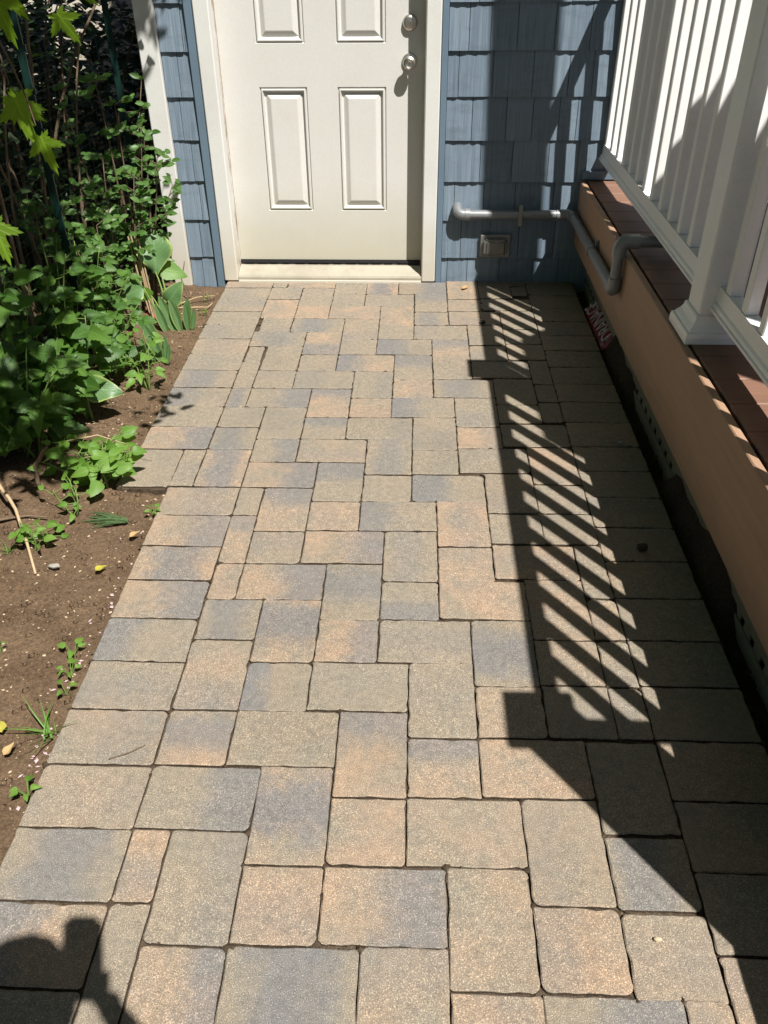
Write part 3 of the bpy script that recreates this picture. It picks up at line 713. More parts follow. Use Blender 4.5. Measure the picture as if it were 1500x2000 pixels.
def maple_mesh():
    """five-lobed maple leaf built as a fan of toothed lobes"""
    pts = []
    lobes = [(-128, .42), (-66, .74), (0, 1.0), (66, .74), (128, .42)]
    prof = []
    for li, (a, L) in enumerate(lobes):
        for da, rr in ((-26, .40), (-19, .60), (-15.5, .54), (-9, .83), (-6, .76), (0, 1.0), (6, .76), (9, .83), (15.5, .54), (19, .60), (26, .40)):
            prof.append((a+da*(1.0 if L > .5 else 1.05), L*rr if abs(da) < 25 else max(.30, L*rr)))
    prof = [(-170, .16)]+prof+[(170, .16)]
    mb = MB(); c0 = 0; mb.v.append((0, .30, 0)); mb.uv[0] = (.5, .3)
    ring = []
    for a, r in prof:
        t = RAD(a); x, y = math.sin(t)*r*.62, math.cos(t)*r*.66+.30
        i = len(mb.v); mb.v.append((x, y, -.16*(x*x+(y-.3)**2)*1.5 + .10*abs(x)*(.6) + jit(.008))); mb.uv[i] = (.5+x, y); ring.append(i)
    for a, b in zip(ring[:-1], ring[1:]): mb.face((0, a, b))
    mb.face((0, ring[-1], ring[0]))
    return mb.mesh('leaf', M['leaf_maple'], True)
LM['maple'] = [maple_mesh() for _ in range(3)]
def leaf_matrix(p, d, up, s):
    """leaf frame: tip along d, upper face as near to up as possible"""
    d = Vector(d).normalized(); up = Vector(up); x = d.cross(up)
    if x.length < 1e-4: x = d.orthogonal()
    x.normalize(); z = x.cross(d)
    return Matrix(((x.x*s, d.x*s, z.x*s, p[0]), (x.y*s, d.y*s, z.y*s, p[1]), (x.z*s, d.z*s, z.z*s, p[2]), (0, 0, 0, 1)))
def leaf(kind, p, d, s, parent, up=(.15, -.25, 1), name='leaf'):
    o = bpy.data.objects.new(name, random.choice(LM[kind])); COL.objects.link(o)
    o.parent = parent; o.matrix_parent_inverse = Matrix.Translation(-Vector(parent.location))
    j = .1 if kind in ('hosta', 'spear', 'obov') else .5
    o.matrix_basis = leaf_matrix(p, d, Vector(up)+Vector((jit(j), jit(j), jit(j*.5))), s); return o
def leaf_stuff(mb, kind, p, d, s, up=(.15, -.25, 1)):
    me = LM[kind][0]; mt = leaf_matrix(p, d, Vector(up)+Vector((jit(.5), jit(.5), jit(.3))), s); b = len(mb.v)
    for v in me.vertices: mb.uv[len(mb.v)] = (.5, .5); mb.v.append(tuple(mt @ v.co))
    for f in me.polygons: mb.face([b+i for i in f.vertices])
def rdir(zlo=-.2, zhi=.6):
    a = random.uniform(0, 2*math.pi); return Vector((math.cos(a), math.sin(a), random.uniform(zlo, zhi)))

# small-leaved shrub between fence and corner board
def shrub(base, label, stems, kind, ls, per, spread, mat='bark', group=None, name='shrub', up=(.2, -1.1, .75), r0=.007):
    root = thing(name, base, label, 'shrub', group); sm = MB(); n = 0
    for (bx, by, tip) in stems:
        p0 = Vector((bx, by, -.03)); p2 = Vector(tip); mid = (p0+p2)/2+Vector((jit(.05), jit(.05), .06))
        pts = bez(p0, mid, p2, 8); L = (p2-p0).length
        sm.tube(pts, [r0*(1-.75*k/8) for k in range(9)], 6)
        for k in range(per):
            t = random.uniform(.22, 1.0) if k else 1.0
            f = t*8; i = min(7, int(f)); p = pts[i].lerp(pts[i+1], f-i)
            a = random.uniform(0, 6.28); side = Vector((math.cos(a), math.sin(a), .35)); tw = p + side*random.uniform(.3, 1)*spread
            sm.tube([p, (p+tw)/2+Vector((0, 0, .01)), tw], [.0025, .0018, .0012], 4, cap=False)
            for q in range(5):
                tt = .35+.65*q/4; pp = p.lerp(tw, tt); s = random.uniform(*ls)
                dd = (side*.5+rdir(-.3, .5)).normalized()
                leaf(kind, pp, dd, s, root, up); n += 1
    sm.build('stem', M[mat], root, True)
    return root
S1 = [(-1.20, -.45, (-1.10, -.52, .62)), (-1.18, -.35, (-.99, -.50, .72)), (-1.22, -.55, (-1.26, -.72, .62)), (-1.2, -.40, (-1.16, -.42, .88)), (-1.24, -.62, (-1.20, -.78, .50)), (-1.17, -.30, (-1.02, -.25, .52)), (-1.25, -.7, (-1.33, -.85, .80)), (-1.2, -.5, (-1.08, -.38, .78)), (-1.22, -.6, (-1.18, -.62, .72)), (-1.21, -.42, (-1.20, -.48, .98)), (-1.19, -.35, (-1.07, -.30, .95)), (-1.24, -.8, (-1.27, -.95, .60)), (-1.26, -.5, (-1.33, -.55, .95)), (-1.28, -.75, (-1.38, -.95, .62)), (-1.2, -.3, (-1.13, -.2, .80))]
shrub((-1.2, -.45, 0), 'small-leaved green shrub with woody stems beside the white corner board', S1, 'shrub', (.032, .052), 15, .085)
# cut canes
cn = thing('cut_canes', (-1.14, -.5, 0), 'bundle of cut brown canes standing behind the broad-leaved plant', 'canes')
for k in range(5):
    a, b = Vector((-1.135+k*.005, -.50+jit(.010), -.03)), Vector((-1.176+k*.010+jit(.004), -.50+jit(.012), .36+jit(.035)))
    MB().tube(bez(a, (a+b)/2+Vector((jit(.008), jit(.008), 0)), b, 5), [.0045, .0043, .0041, .0039, .0037, .0036], 7).build('cane', M['twig'], cn)

# broad-leaved plants with pale margins
ho = thing('hosta', (-1.02, -.6, 0), 'broad-leaved plant with pale-edged leaves next to the corner board', 'plant')
sm = MB()
def stalk(mb, a, b, r=.006, bend=.04): mb.tube(bez(a, (Vector(a)+Vector(b))/2+Vector((jit(.02), jit(.02), bend)), b, 6), [r*(1-.45*k/6) for k in range(7)], 6)
stalk(sm, (-1.03, -.60, -.02), (-1.083, -.50, .215)); leaf('obov', (-1.083, -.50, .205), (.05, .10, .95), .165, ho, (.12, -1, .35))
stalk(sm, (-1.05, -.60, -.02), (-1.115, -.60, .175)); leaf('hosta', (-1.115, -.60, .175), (-.95, -.15, -.25), .150, ho, (.1, -.8, .8))
stalk(sm, (-1.02, -.58, -.02), (-1.07, -.47, .21)); leaf('weed', (-1.075, -.46, .215), (.9, .0, -.22), .125, ho, (.1, -.7, .9))
stalk(sm, (-1.0, -.60, -.02), (-1.03, -.56, .10)); leaf('hosta', (-1.03, -.56, .09), (.45, -.1, .6), .115, ho, (.3, -1, .5)); stalk(sm, (-1.04, -.61, -.02), (-1.10, -.57, .13)); leaf('weed', (-1.10, -.57, .12), (-.3, -.3, .5), .085, ho, (.2, -1, .6))
for bx, by, ln, dx in ((-.945, -.600, .13, .0), (-.975, -.615, .15, -.25), (-1.0, -.62, .17, -.35), (-.93, -.590, .10, .2), (-.955, -.58, .14, .1), (-1.03, -.64, .14, -.3), (-.985, -.59, .12, -.1)):
    leaf('spear', (bx, by, -.02), (dx, .15, 1), ln, ho, (.3, -1, .2))
sm.build('stem', M['stem'], ho, True)
h2 = thing('hosta', (-.99, -.93, 0), 'young plant with folded upright leaves between the broad-leaved plant and the path edge', 'plant')
for bx, by, ln, dx in ((-1.0, -.90, .19, -.22), (-.985, -.925, .17, -.35), (-.965, -.935, .12, .05), (-1.01, -.94, .12, -.5), (-.955, -.95, .09, .2)):
    leaf('spear', (bx, by, -.02), (dx, .1, 1), ln, h2, (.5, -1, .2))
h3 = thing('hosta', (-1.12, -1.47, 0), 'broad leaf with pale stripes standing among the brambles', 'plant')
sm = MB(); stalk(sm, (-1.10, -1.46, -.02), (-1.09, -1.47, .13)); leaf('hosta', (-1.095, -1.47, .13), (.85, -.15, .02), .125, h3, (.05, -.75, .65)); leaf('spear', (-1.11, -1.45, -.02), (-.2, 0, 1), .12, h3, (.3, -1, .2)); sm.build('stem', M['stem'], h3, True)

def bush(base, label, n_st, hgt, rad, kind, ls, nl, mat='stem', group=None, lean=(0, 0), up=(.2, -.95, .85), name='bramble'):
    root = thing(name, base, label, 'plant', group); sm = MB(); b = Vector(base)
    for k in range(n_st):
        a = 6.28*k/n_st+jit(.5); tip = b+Vector((math.cos(a)*rad*random.uniform(.4, 1)+lean[0], math.sin(a)*rad*random.uniform(.4, 1)+lean[1], hgt*random.uniform(.6, 1)))
        p0 = b+Vector((jit(.03), jit(.03), -.03)); pts = bez(p0, (p0+tip)/2+Vector((jit(.03), jit(.03), hgt*.18)), tip, 7)
        sm.tube(pts, [.004*(1-.6*i/7) for i in range(8)], 5)
        for j in range(nl):
            t = .3+.7*(j+random.random()*.6)/nl; f = min(6.99, t*7); i = int(f); p = pts[i].lerp(pts[i+1], f-i)
            d = rdir(-.35, .35); q = p+d.normalized()*random.uniform(.02, .05)
            sm.tube([p, q], [.0016, .0012], 4, cap=False)
            s = random.uniform(*ls)
            leaf(kind, q, d, s, root, up)
            if kind == 'bramble' and random.random() < .6:
                for sg in (-1, 1):
                    dd = Quaternion((0, 0, 1), sg*1.15) @ d; leaf(kind, q, dd, s*.75, root, up)
    sm.build('stem', M[mat], root, True); return root
G = 'leafy plants along the wire fence'
bush((-1.10, -1.12, 0), 'leafy green plant by the path edge just behind the leaf shadow', 7, .32, .14, 'bramble', (.045, .07), 8)
bush((-1.16, -1.42, 0), 'broad serrated leaves of a bramble in the middle of the bed', 8, .38, .17, 'bramble', (.065, .105), 7)
bush((-1.22, -1.72, 0), 'bramble with large toothed leaves hanging low at the left photo edge', 7, .36, .18, 'bramble', (.070, .115), 6)
bush((-1.06, -.98, 0), 'small heart-leaved plant growing in front of the folded upright leaves', 5, .16, .09, 'weed', (.035, .05), 4)
bush((-.985, -1.20, 0), 'pale green sprouting plant beside the path with round leaves', 5, .17, .06, 'weed', (.035, .055), 4)
bush((-1.28, -1.15, 0), 'dark bramble growing through the wire fence near the middle post', 8, .60, .18, 'bramble', (.05, .08), 8)
bush((-1.33, -1.50, 0), 'dark bramble behind the wire fence at the left', 6, .60, .18, 'bramble', (.07, .10), 6)
bush((-1.26, -.85, 0), 'leafy bramble between the wire fence and the shrub', 8, .50, .18, 'bramble', (.045, .07), 8)
bush((-.945, -1.86, 0), 'bright green leafy weed overhanging the paved corner', 8, .15, .11, 'weed', (.040, .065), 8, lean=(.025, 0))
bush((-1.03, -1.84, 0), 'thin trailing weed left of the bright green weed', 5, .13, .12, 'weed', (.03, .045), 5)
bush((-1.02, -2.21, 0), 'small upright weed in the soil below the pale stick', 4, .09, .04, 'weed', (.025, .04), 5)
bush((-.985, -2.02, 0), 'little weed beside the flattened tuft of grass', 3, .09, .05, 'weed', (.025, .035), 4)

def grass(base, label, n, kind, L, spread, flat=0.0, face=0.0):
    root = thing('grass_tuft', base, label, 'grass'); b = Vector(base)
    for k in range(n):
        a = face+jit(spread); d = Vector((math.cos(a), math.sin(a), random.uniform(.3, 1.3)*(1-flat)+.03))
        leaf(kind, b+Vector((jit(.012), jit(.012), -.012)), d, random.uniform(*L), root, (0, 0, 1), 'blade')
    return root
grass((-.735, -2.905, 0), 'tuft of green grass at the path edge in the lower left', 13, 'blade', (.05, .105), 2.2, .2, 2.4)
grass((-.805, -2.075, 0), 'flattened tuft of thin blue-green grass lying beside the paved corner', 46, 'blade_blue', (.12, .19), .42, .93, 2.95)
grass((-1.10, -2.24, 0), 'short pale grass near the left photo edge below the stick', 12, 'blade', (.03, .06), 3.1, 0, 1.5)

SEED = [((-.769, -2.645), 'two-leaved seedling at the path edge beside the blue-grey edging paver', 4, .030), ((-.752, -2.715), 'small clump of seedling leaves at the path edge just below the two-leaved seedling', 6, .026), ((-.742, -2.775), 'tiny seedling at the path edge above the green grass tuft', 3, .024),
        ((-.722, -2.040), 'creeping seedling with four leaves against the first lower edging paver', 6, .024), ((-.93, -.265), 'little pale seedling near the corner board foot', 6, .016), ((-.905, -.44), 'little green seedling below the dry twigs', 5, .018), ((-.955, -1.55), 'pale seedlings in the shade of the leaf shadow', 7, .02), ((-.725, -3.06), 'yellowish seedling at the lower left frame edge', 6, .028), ((-.96, -2.64), 'tiny seedling alone in the bare soil', 4, .018)]
for (x, y), lab, n, s in SEED:
    s *= .72
    r = thing('seedling', (x, y, 0), lab, 'seedling'); mb = MB()
    for k in range(n):
        a = 6.28*k/n+jit(.5); tip = Vector((x+math.cos(a)*s*.7, y+math.sin(a)*s*.7, .008+random.random()*s*.6))
        mb.tube([(x, y, -.02), tip], .0011, 4, cap=False); leaf('weed', tip, (math.cos(a), math.sin(a), .1), s*random.uniform(.8, 1.2), r)
    mb.build('stem', M['stem'], r)

# twigs, dead leaves, stones
def twig(name, label, pts, r, mat='twig', cat='twig'):
    P = [Vector(p) for p in pts]; q = []
    for a, b in zip(P[:-1], P[1:]):
        for k in range(4): q.append(a.lerp(b, k/4)+Vector((jit(r*.5), jit(r*.5), jit(r*.3))))
    q.append(P[-1])
    return tag(MB().tube(q, [r*(1-.5*k/len(q)) for k in range(len(q))], 7).build(name, M[mat], None, True), label, cat)
twig('stick', 'pale bare stick leaning over the soil at the left', [(-1.25, -1.96, .10), (-1.11, -2.12, .055), (-.985, -2.335, -.012)], .0065, cat='stick')
twig('stump', 'brown cut stem standing behind the bright green weed', [(-1.135, -1.915, -.03), (-1.12, -1.915, .09), (-1.065, -1.92, .155)], .009, 'bark', 'stump')
twig('twig', 'upper one of the two dry twigs on the soil near the corner board', [(-1.05, -.335, -.002), (-.97, -.28, .012), (-.893, -.232, .0)], .0035)
twig('twig', 'lower one of the two dry twigs on the soil near the corner board', [(-1.05, -.385, .0), (-.95, -.395, .006), (-.90, -.375, .0), (-.885, -.33, .004)], .0035)
twig('twig', 'dry twig lying flat at the left photo edge above the short pale grass', [(-1.27, -2.14, .01), (-1.1, -2.09, .012), (-1.04, -2.085, .004)], .005, 'bark')
twig('vine', 'thin pale runner arching from the weed over the paver', [(-1.06, -1.83, .12), (-.95, -1.80, .13), (-.86, -1.76, .07), (-.80, -1.755, .014)], .0022)
twig('twig', 'small dark twig lying on the edging paver in the lower left', [(-.575, -2.975, .004), (-.53, -2.955, .006), (-.505, -2.935, .004)], .0016, 'bark')
twig('twig', 'curved dry twig sticking up beside the corner board foot', [(-1.02, -.25, -.02), (-1.05, -.22, .08), (-1.03, -.20, .16)], .004, 'bark')
def rock(name, label, c, s, mat, cat):
    bm = bmesh.new(); bmesh.ops.create_icosphere(bm, subdivisions=2, radius=1)
    for v in bm.verts:
        k = 1+.35*noise.noise(v.co*1.4+Vector(c)*9); v.co = Vector((c[0]+v.co.x*s[0]*k, c[1]+v.co.y*s[1]*k, c[2]+v.co.z*s[2]*k))
    return tag(MB().bm(bm).build(name, M[mat], None, 40), label, cat)
rock('clod', 'dark clod lying in the shade on the right edging pavers', (.745, -2.198, .012), (.016, .014, .011), 'dark_stone', 'clod')
rock('pebble', 'pale flat pebble in the middle of the bare soil', (-.942, -2.305, -.008), (.018, .010, .007), 'stone', 'pebble')
rock('clod', 'dark clod on the paver beside the shadow edge near the door', (.386, -.548, .008), (.014, .011, .008), 'dark_stone', 'clod')
rock('pebble', 'small grey pebble on a shaded edging paver near the railing shadow', (.80, -1.60, .006), (.011, .009, .007), 'stone', 'pebble')
rock('pebble', 'tiny pale seed on the paver in the lower right', (.53, -3.335, .004), (.007, .004, .004), 'chip', 'pebble')
for (x, y), lab, k, s, a in (((.307, -.135), 'brown dead leaf on the paver in front of the blue shingles', 'dry', .045, .3), ((-.815, -2.325), 'yellow leaf lying on the bare soil', 'yellow', .036, .9), ((-.845, -2.90), 'large yellowed leaf beside the grass tuft', 'yellow', .042, 2.2), ((-.765, -2.165), 'orange shrivelled leaf on the soil beside the path', 'dry', .034, .5), ((-.815, -2.965), 'tan dead leaf below the grass tuft', 'dry', .032, 1.1), ((.935, -1.22), 'dry grey-green leaf in the dark gap below the deck', 'dry', .055, .1)):
    mt = leaf_matrix((x, y, .006 if abs(x) < .7 else -.006), (math.cos(a), math.sin(a), .03), (0, 0, 1), s)
    o = bpy.data.objects.new('dead_leaf', LM[k][0]); COL.objects.link(o); o.matrix_basis = mt; tag(o, lab, 'leaf')
rock('brick', 'broken red brick half buried beneath the broad-leaved plant', (-1.115, -.47, .0), (.07, .035, .03), 'brick', 'brick')
# soil litter: chips, grit, petals
mb = MB()
def flake(mb, x, y, z, s):
    b = len(mb.v); a = random.random()*6.28; e = random.uniform(.3, .8)
    for dx, dy, dz in ((1, 0, 0), (0, e, .15), (-1, 0, .05), (0, -e, .1), (0, 0, .35)):
        mb.v.append((x+s*(dx*math.cos(a)-dy*math.sin(a)), y+s*(dx*math.sin(a)+dy*math.cos(a)), z+s*dz))
    for f in ((0, 1, 4), (1, 2, 4), (2, 3, 4), (3, 0, 4)): mb.face([b+i for i in f])
def bed_pt():
    while True:
        x = random.uniform(-1.35, -.72); y = random.uniform(-3.4, -.1)
        if x < (gx(-3) if y > gy(23) else gx(-1))-.012: return x, y
soil_o = bpy.data.objects['soil_bed']; sv = [v.co for v in soil_o.data.vertices]; SNX = int((2.3-.55)/.016)+1
def soil_z(x, y):
    i = int(round((x+2.3)/(1.75)*(SNX-1))); j = int(round((y+4.4)/(4.4-.012)*int((4.4-.012)/.016))); k = j*SNX+i
    return sv[k].z if 0 <= k < len(sv) else -.03
for k in range(1900):
    x, y = bed_pt(); flake(mb, x, y, soil_z(x, y)+.0005, random.choice((.001, .0014, .002, .0028, .004, .006)))
tag(mb.build('wood_chips', M['chip']), kind='stuff')
mb = MB()
for k in range(1500):
    x, y = bed_pt(); r = random.choice((.003, .004, .006, .008, .011)); b = len(mb.v); zc = soil_z(x, y)
    for dx, dy, dz in ((1, 0, .1), (.2, .9, 0), (-.9, .3, .1), (-.5, -.8, 0), (.5, -.8, .1), (0, 0, .75), (0, 0, -.5)):
        mb.v.append((x+dx*r*random.uniform(.7, 1.2), y+dy*r*random.uniform(.7, 1.2), zc+dz*r))
    for q in range(5): mb.face((b+q, b+(q+1) % 5, b+5)); mb.face((b+(q+1) % 5, b+q, b+6))
tag(mb.build('soil_clods', M['soil'], None, True), kind='stuff')
mb = MB()
for k in range(44):
    y = random.choice((random.gauss(-2.95, .07), random.gauss(-2.62, .12), random.uniform(-3.3, -2))); ed = gx(-3) if y > gy(23) else gx(-1)
    x = ed-abs(random.gauss(.02, .03))-.006
    if y < -3.4: continue
    flake(mb, x, y, soil_z(x, y)+.003, random.uniform(.004, .009))
tag(mb.build('fallen_petals', M['petal']), kind='stuff')
mb = MB()
for k in range(260):
    x = random.uniform(.885, 1.2); y = random.uniform(-3.6, -.1); s = random.uniform(.005, .018); flake(mb, x, y, -.045+random.random()*.02, s)
tag(mb.build('gravel', M['dark_stone']), kind='stuff')
mb = MB()   # loose sand crumbs along a few joints
for k in range(420):
    sp = random.choice(spec); t = random.random()
    x, y = (gx(sp[0]), gy(sp[1]+(sp[3]-sp[1])*t)) if random.random() < .5 else (gx(sp[0]+(sp[2]-sp[0])*t), gy(sp[1]))
    flake(mb, x+jit(.006), y+jit(.006), -.002, random.choice((.0015, .002, .003, .004)))
tag(mb.build('joint_crumbs', M['joint']), kind='stuff')
mb = MB()   # dark damp earth squeezed out at joint corners
def blot(x, y, r, e=1.0, a=0.0):
    b = len(mb.v); n = 11; ph = random.random()*9
    mb.v.append((x, y, .0028))
    for q in range(n):
        t = 6.283*q/n; rr = r*(.55+.75*abs(noise.noise(Vector((math.cos(t)*1.7+ph, math.sin(t)*1.7, ph)))))
        px, py_ = rr*math.cos(t)*e, rr*math.sin(t); mb.v.append((x+px*math.cos(a)-py_*math.sin(a), y+px*math.sin(a)+py_*math.cos(a), -.0045))
    for q in range(n): mb.face((b, b+1+q, b+1+(q+1) % n))
for sp in spec:
    if random.random() < .75: blot(gx(random.choice((sp[0], sp[2]))), gy(random.choice((sp[1], sp[3]))), random.uniform(.006, .014))
    if random.random() < .25: blot(gx(sp[0]), gy(sp[1]+(sp[3]-sp[1])*random.random()), random.uniform(.004, .009), 1.8, 1.57)
    if random.random() < .25: blot(gx(sp[0]+(sp[2]-sp[0])*random.random()), gy(sp[3]), random.uniform(.004, .009), 2.0)
for x, y, r, e in ((.10, 5.7, .024, 1.0), (.05, 8.2, .020, .6), (.98, 8, .018, .5), (.0, 2.6, .012, 1), (5, 39, .016, 1), (5.1, 42, .020, 1.6), (13.05, 2.4, .020, .6), (13.0, 3.4, .022, 1), (15.6, 1.4, .028, 2.0), (16.1, .9, .03, 1.6), (4, 44, .014, 4)): blot(gx(x), gy(y), r, e)
tag(mb.build('joint_dirt', M['dirt']), kind='stuff')

# ---------------------------------------------------------------- wire fence, hedge, tree, neighbour behind
fen = thing('wire_fence', (-1.27, -1, 0), 'green wire garden fence with thin steel posts behind the plants', 'fence')
for yv in (-1.95, -1.0, -.05):
    mb = MB(); mb.box((-1.262, yv-.010, -.1), (-1.258, yv+.010, 1.30)); mb.box((-1.2578, yv-.004, -.1), (-1.238, yv+.004, 1.30))
    for k in range(9): mb.box((-1.2375, yv-.005, .1+k*.13), (-1.231, yv+.005, .12+k*.13))
    mb.build('fence_post', M['fence_green'], fen)
mb = MB(); st = .05
for a in range(46):
    y0 = -2.2+a*st; mb.tube([(-1.266, y0, 0), (-1.266, y0, 1.15)], .0006, 3, cap=False)
for b in range(24):
    z0 = b*st; mb.tube([(-1.2685, -2.2, z0), (-1.2685, .1, z0)], .0006, 3, cap=False)
tag(mb.build('wire_netting', M['fence_green'], fen), kind='stuff')

def hedge(label, box, n, s, trunks, cat='hedge'):
    (x0, y0, z0), (x1, y1, z1) = box; root = thing('hedge', ((x0+x1)/2, (y0+y1)/2, 0), label, cat)
    mb = MB()
    for k in range(n):
        p = Vector((random.uniform(x0, x1), random.uniform(y0, y1), random.uniform(z0, z1)))
        if noise.noise(p*2.3) < -.18: continue
        leaf_stuff(mb, 'dark', p, rdir(-.5, .3), random.uniform(*s))
    tag(mb.build('foliage', M['leaf_dark'], root, True), kind='stuff')
    for k in range(trunks):
        tb = MB(); x, y = random.uniform(x0+.05, x1-.05), random.uniform(y0+.05, y1-.05); tb.tube(bez((x, y, -.1), (x+jit(.1), y+jit(.1), z1*.5), (x+jit(.35), y+jit(.35), z1*.95), 6), [.012*(1-.1*q) for q in range(7)], 6)
        tb.build('trunk', M['bark'], root, True)
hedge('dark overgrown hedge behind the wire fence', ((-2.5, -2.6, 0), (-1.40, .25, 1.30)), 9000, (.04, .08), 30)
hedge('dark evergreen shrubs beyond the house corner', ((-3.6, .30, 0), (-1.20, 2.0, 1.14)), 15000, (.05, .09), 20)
# bare old stems close behind the fence
od = thing('dead_shrub', (-1.45, -1.1, 0), 'bare brown stems leaning behind the wire fence', 'shrub')
for k in range(9):
    x, y = -1.36+jit(.08), -1.5+k*.12+jit(.05)
    MB().tube(bez((x, y, -.05), (x-.05+jit(.08), y+jit(.1), .6), (x+jit(.25)-.05, y+jit(.3), 1.15+jit(.15)), 7), [random.uniform(.006, .012)*(1-.08*q) for q in range(8)], 6).build('stem', M['bark'], od, True)
# maple
mp = thing('maple_tree', (-2.7, -3.3, 0), 'maple tree with bright toothed leaves hanging over the upper left', 'tree')
tr_ = MB(); tr_.tube(bez((-2.7, -3.3, -.1), (-2.68, -3.25, 1.4), (-2.4, -3.0, 3.0), 8)+[Vector((-2.3, -2.9, 4.2))], [.15, .14, .132, .125, .12, .115, .11, .10, .09, .05], 12); tr_.build('trunk', M['bark'], mp, True)
lb = MB()
ends = [(-1.0, -2.6, 3.0), (-.7, -2.9, 2.7), (-1.2, -1.9, 3.1), (-1.5, -3.6, 3.0), (-.8, -2.2, 3.3), (-1.9, -1.6, 3.2), (-.75, -2.45, 1.65)]
for e in ends: lb.tube(bez((-2.45, -3.05, 2.2+jit(.5)), ((-2.45+e[0])/2, (-3.05+e[1])/2, e[2]+.25), e, 8), [.04*(1-.1*q) for q in range(9)], 7)
hang = [((-.79, -2.42, 1.02), (.25, -.25, -.85), .150), ((-.668, -2.38, 1.17), (.28, -.2, -.9), .125), ((-.71, -2.36, 1.24), (.2, -.1, -.8), .15), ((-.74, -2.40, 1.30), (-.15, -.2, -.8), .14), ((-.66, -2.45, 1.42), (.2, -.2, -.9), .15),
        ((-.70, -2.38, 1.44), (.45, .0, -.7), .15), ((-.72, -2.5, 1.38), (-.3, 0, -.8), .14), ((-.895, -2.40, .80), (.3, -.2, -.8), .10), ((-.76, -2.3, 1.22), (.6, .1, -.5), .13), ((-.80, -2.35, 1.36), (.2, .2, -.9), .15), ((-.60, -2.3, 1.43), (.5, .2, -.6), .13), ((-.66, -2.2, 1.36), (.4, .3, -.8), .12)]
for (p, d, s) in hang:
    lb.tube(bez((-.75+jit(.03), -2.45+jit(.05), 1.62), (p[0], p[1], p[2]+.1), p, 5), [.003, .0028, .0025, .002, .0018, .0015], 4, cap=False)
    leaf('maple', p, d, s*.80, mp, (.1, -1, .25))
lb.build('limb', M['bark'], mp, True)
cr = MB(); cnt = 0
me = LM['maple'][0]
while cnt < 2300:
    tx, ty = random.uniform(-3.0, -1.10), random.uniform(-2.7, .6)
    if noise.noise(Vector((tx*2.6, ty*2.6, 5.5))) < -.33: continue
    if tx > -1.22 and (ty < -2.0 or noise.noise(Vector((tx*7, ty*7, 2))) < .0): continue
    if tx > -1.32 and ty > -1.0: continue          # leave the plants by the corner board in the sun
    h = random.uniform(1.75, 3.4); p = Vector((tx+SUN.x*h, ty+SUN.y*h, .45+h))
    leaf_stuff(cr, 'maple', p, rdir(-.8, .1), random.uniform(.10, .16), (.3, -.4, 1)); cnt += 1
k = 0
while k < 15000:               # upper crown: unseen high foliage, added to block overhead sky and deepen shade
    c = Vector((random.uniform(-6, 4.5), random.uniform(-6.5, 1.0), random.uniform(3.6, 9.0)))
    ok = (c.x-SUN.x*c.z < -1.5) if c.x < -.3 else False
    ok = ok or (c.y-SUN.y*(c.z-1.5) > .12)
    if not ok or (c.y > -.7 and c.z < 4.5): continue
    k += 1
    if noise.noise(c*.9) < -.3: continue
    b = len(cr.v); u = rdir(-.6, .4).normalized()*random.uniform(.12, .22); w = rdir(-.6, .4).normalized()*random.uniform(.09, .18)
    cr.v += [tuple(c-u), tuple(c+w), tuple(c+u), tuple(c-w)]; cr.face((b, b+1, b+2, b+3), 1)
for k in range(60):          # maple leaves added out of view to keep the nearest hanging leaves half shaded
    c = Vector((-.72+jit(.16), -2.38+jit(.16), 1.36+jit(.1))); p = c+SUN*random.uniform(.45, 1.1); leaf_stuff(cr, 'maple', p, rdir(-.8, .1), random.uniform(.08, .14), (.3, -.4, 1))
# one outlying spray whose shadow falls on the pavers beside the bed
for k in range(16):
    h = 1.75+jit(.12); c = Vector((-.86+jit(.085), -1.36+jit(.12), 0)); leaf_stuff(cr, 'shrub', c+SUN*h, rdir(-.5, .1), random.uniform(.045, .07), (.3, -.4, 1))
cr.tube([Vector((-.90, -1.26, 0))+SUN*1.78, Vector((-.84, -1.40, 0))+SUN*1.8, Vector((-.75, -2.45, 2.3)), Vector((-.8, -2.2, 3.3))], [.0015, .0025, .005, .01], 5, 0)
for c in ((-1.105, -.036, .50), (-1.078, -.036, .47), (-1.085, -.036, .43), (-1.12, -.036, 1.08), (-1.10, -.036, 1.02)):
    p = Vector(c)+SUN*(1.47-c[2]); leaf_stuff(cr, 'shrub', p, (jit(.5), .1, -1), random.uniform(.065, .08), (.3, -.6, .6))
    cr.tube([p, Vector((p.x+.05, p.y-.3, 1.7)), Vector((-.75, -2.45, 2.3))], [.0012, .002, .004], 4, 0)
tag(cr.build('crown', [M['leaf_maple'], M['leaf_dark']], mp, True), kind='stuff')
# trees added all round, out of view, to close off most of the low sky
tb = MB()
for k in range(16000):
    a = random.uniform(0, 2*math.pi); rr = random.uniform(7.2, 10.5); z = random.uniform(.2, 9.5)
    x, y = rr*math.cos(a), rr*math.sin(a)-1.5
    if y > 3.2: continue
    sx, sy = x-SUN.x*z, y-SUN.y*z
    if -3 < sx < 4.5 and -5 < sy < 1.5: continue
    if noise.noise(Vector((x*.5, y*.5, z*.5))) < -.30: continue
    b = len(tb.v); c = Vector((x, y, z)); u = rdir(-.6, .6).normalized()*random.uniform(.14, .30); w = rdir(-.9, .9).normalized()*random.uniform(.10, .2)
    tb.v += [tuple(c-u), tuple(c+w), tuple(c+u), tuple(c-w)]; tb.face((b, b+1, b+2, b+3))
for k in range(38):
    a = 6.28*k/38+jit(.05); rr = random.uniform(7.8, 9.8); x, y = rr*math.cos(a), rr*math.sin(a)-1.5
    if y < 3.2: tb.tube([(x, y, -.2), (x+jit(.3), y+jit(.3), 3), (x+jit(.5), y+jit(.5), 6)], [.16, .12, .05], 8)
tag(tb.build('sky_block_trees', M['leaf_dark']), kind='stuff')
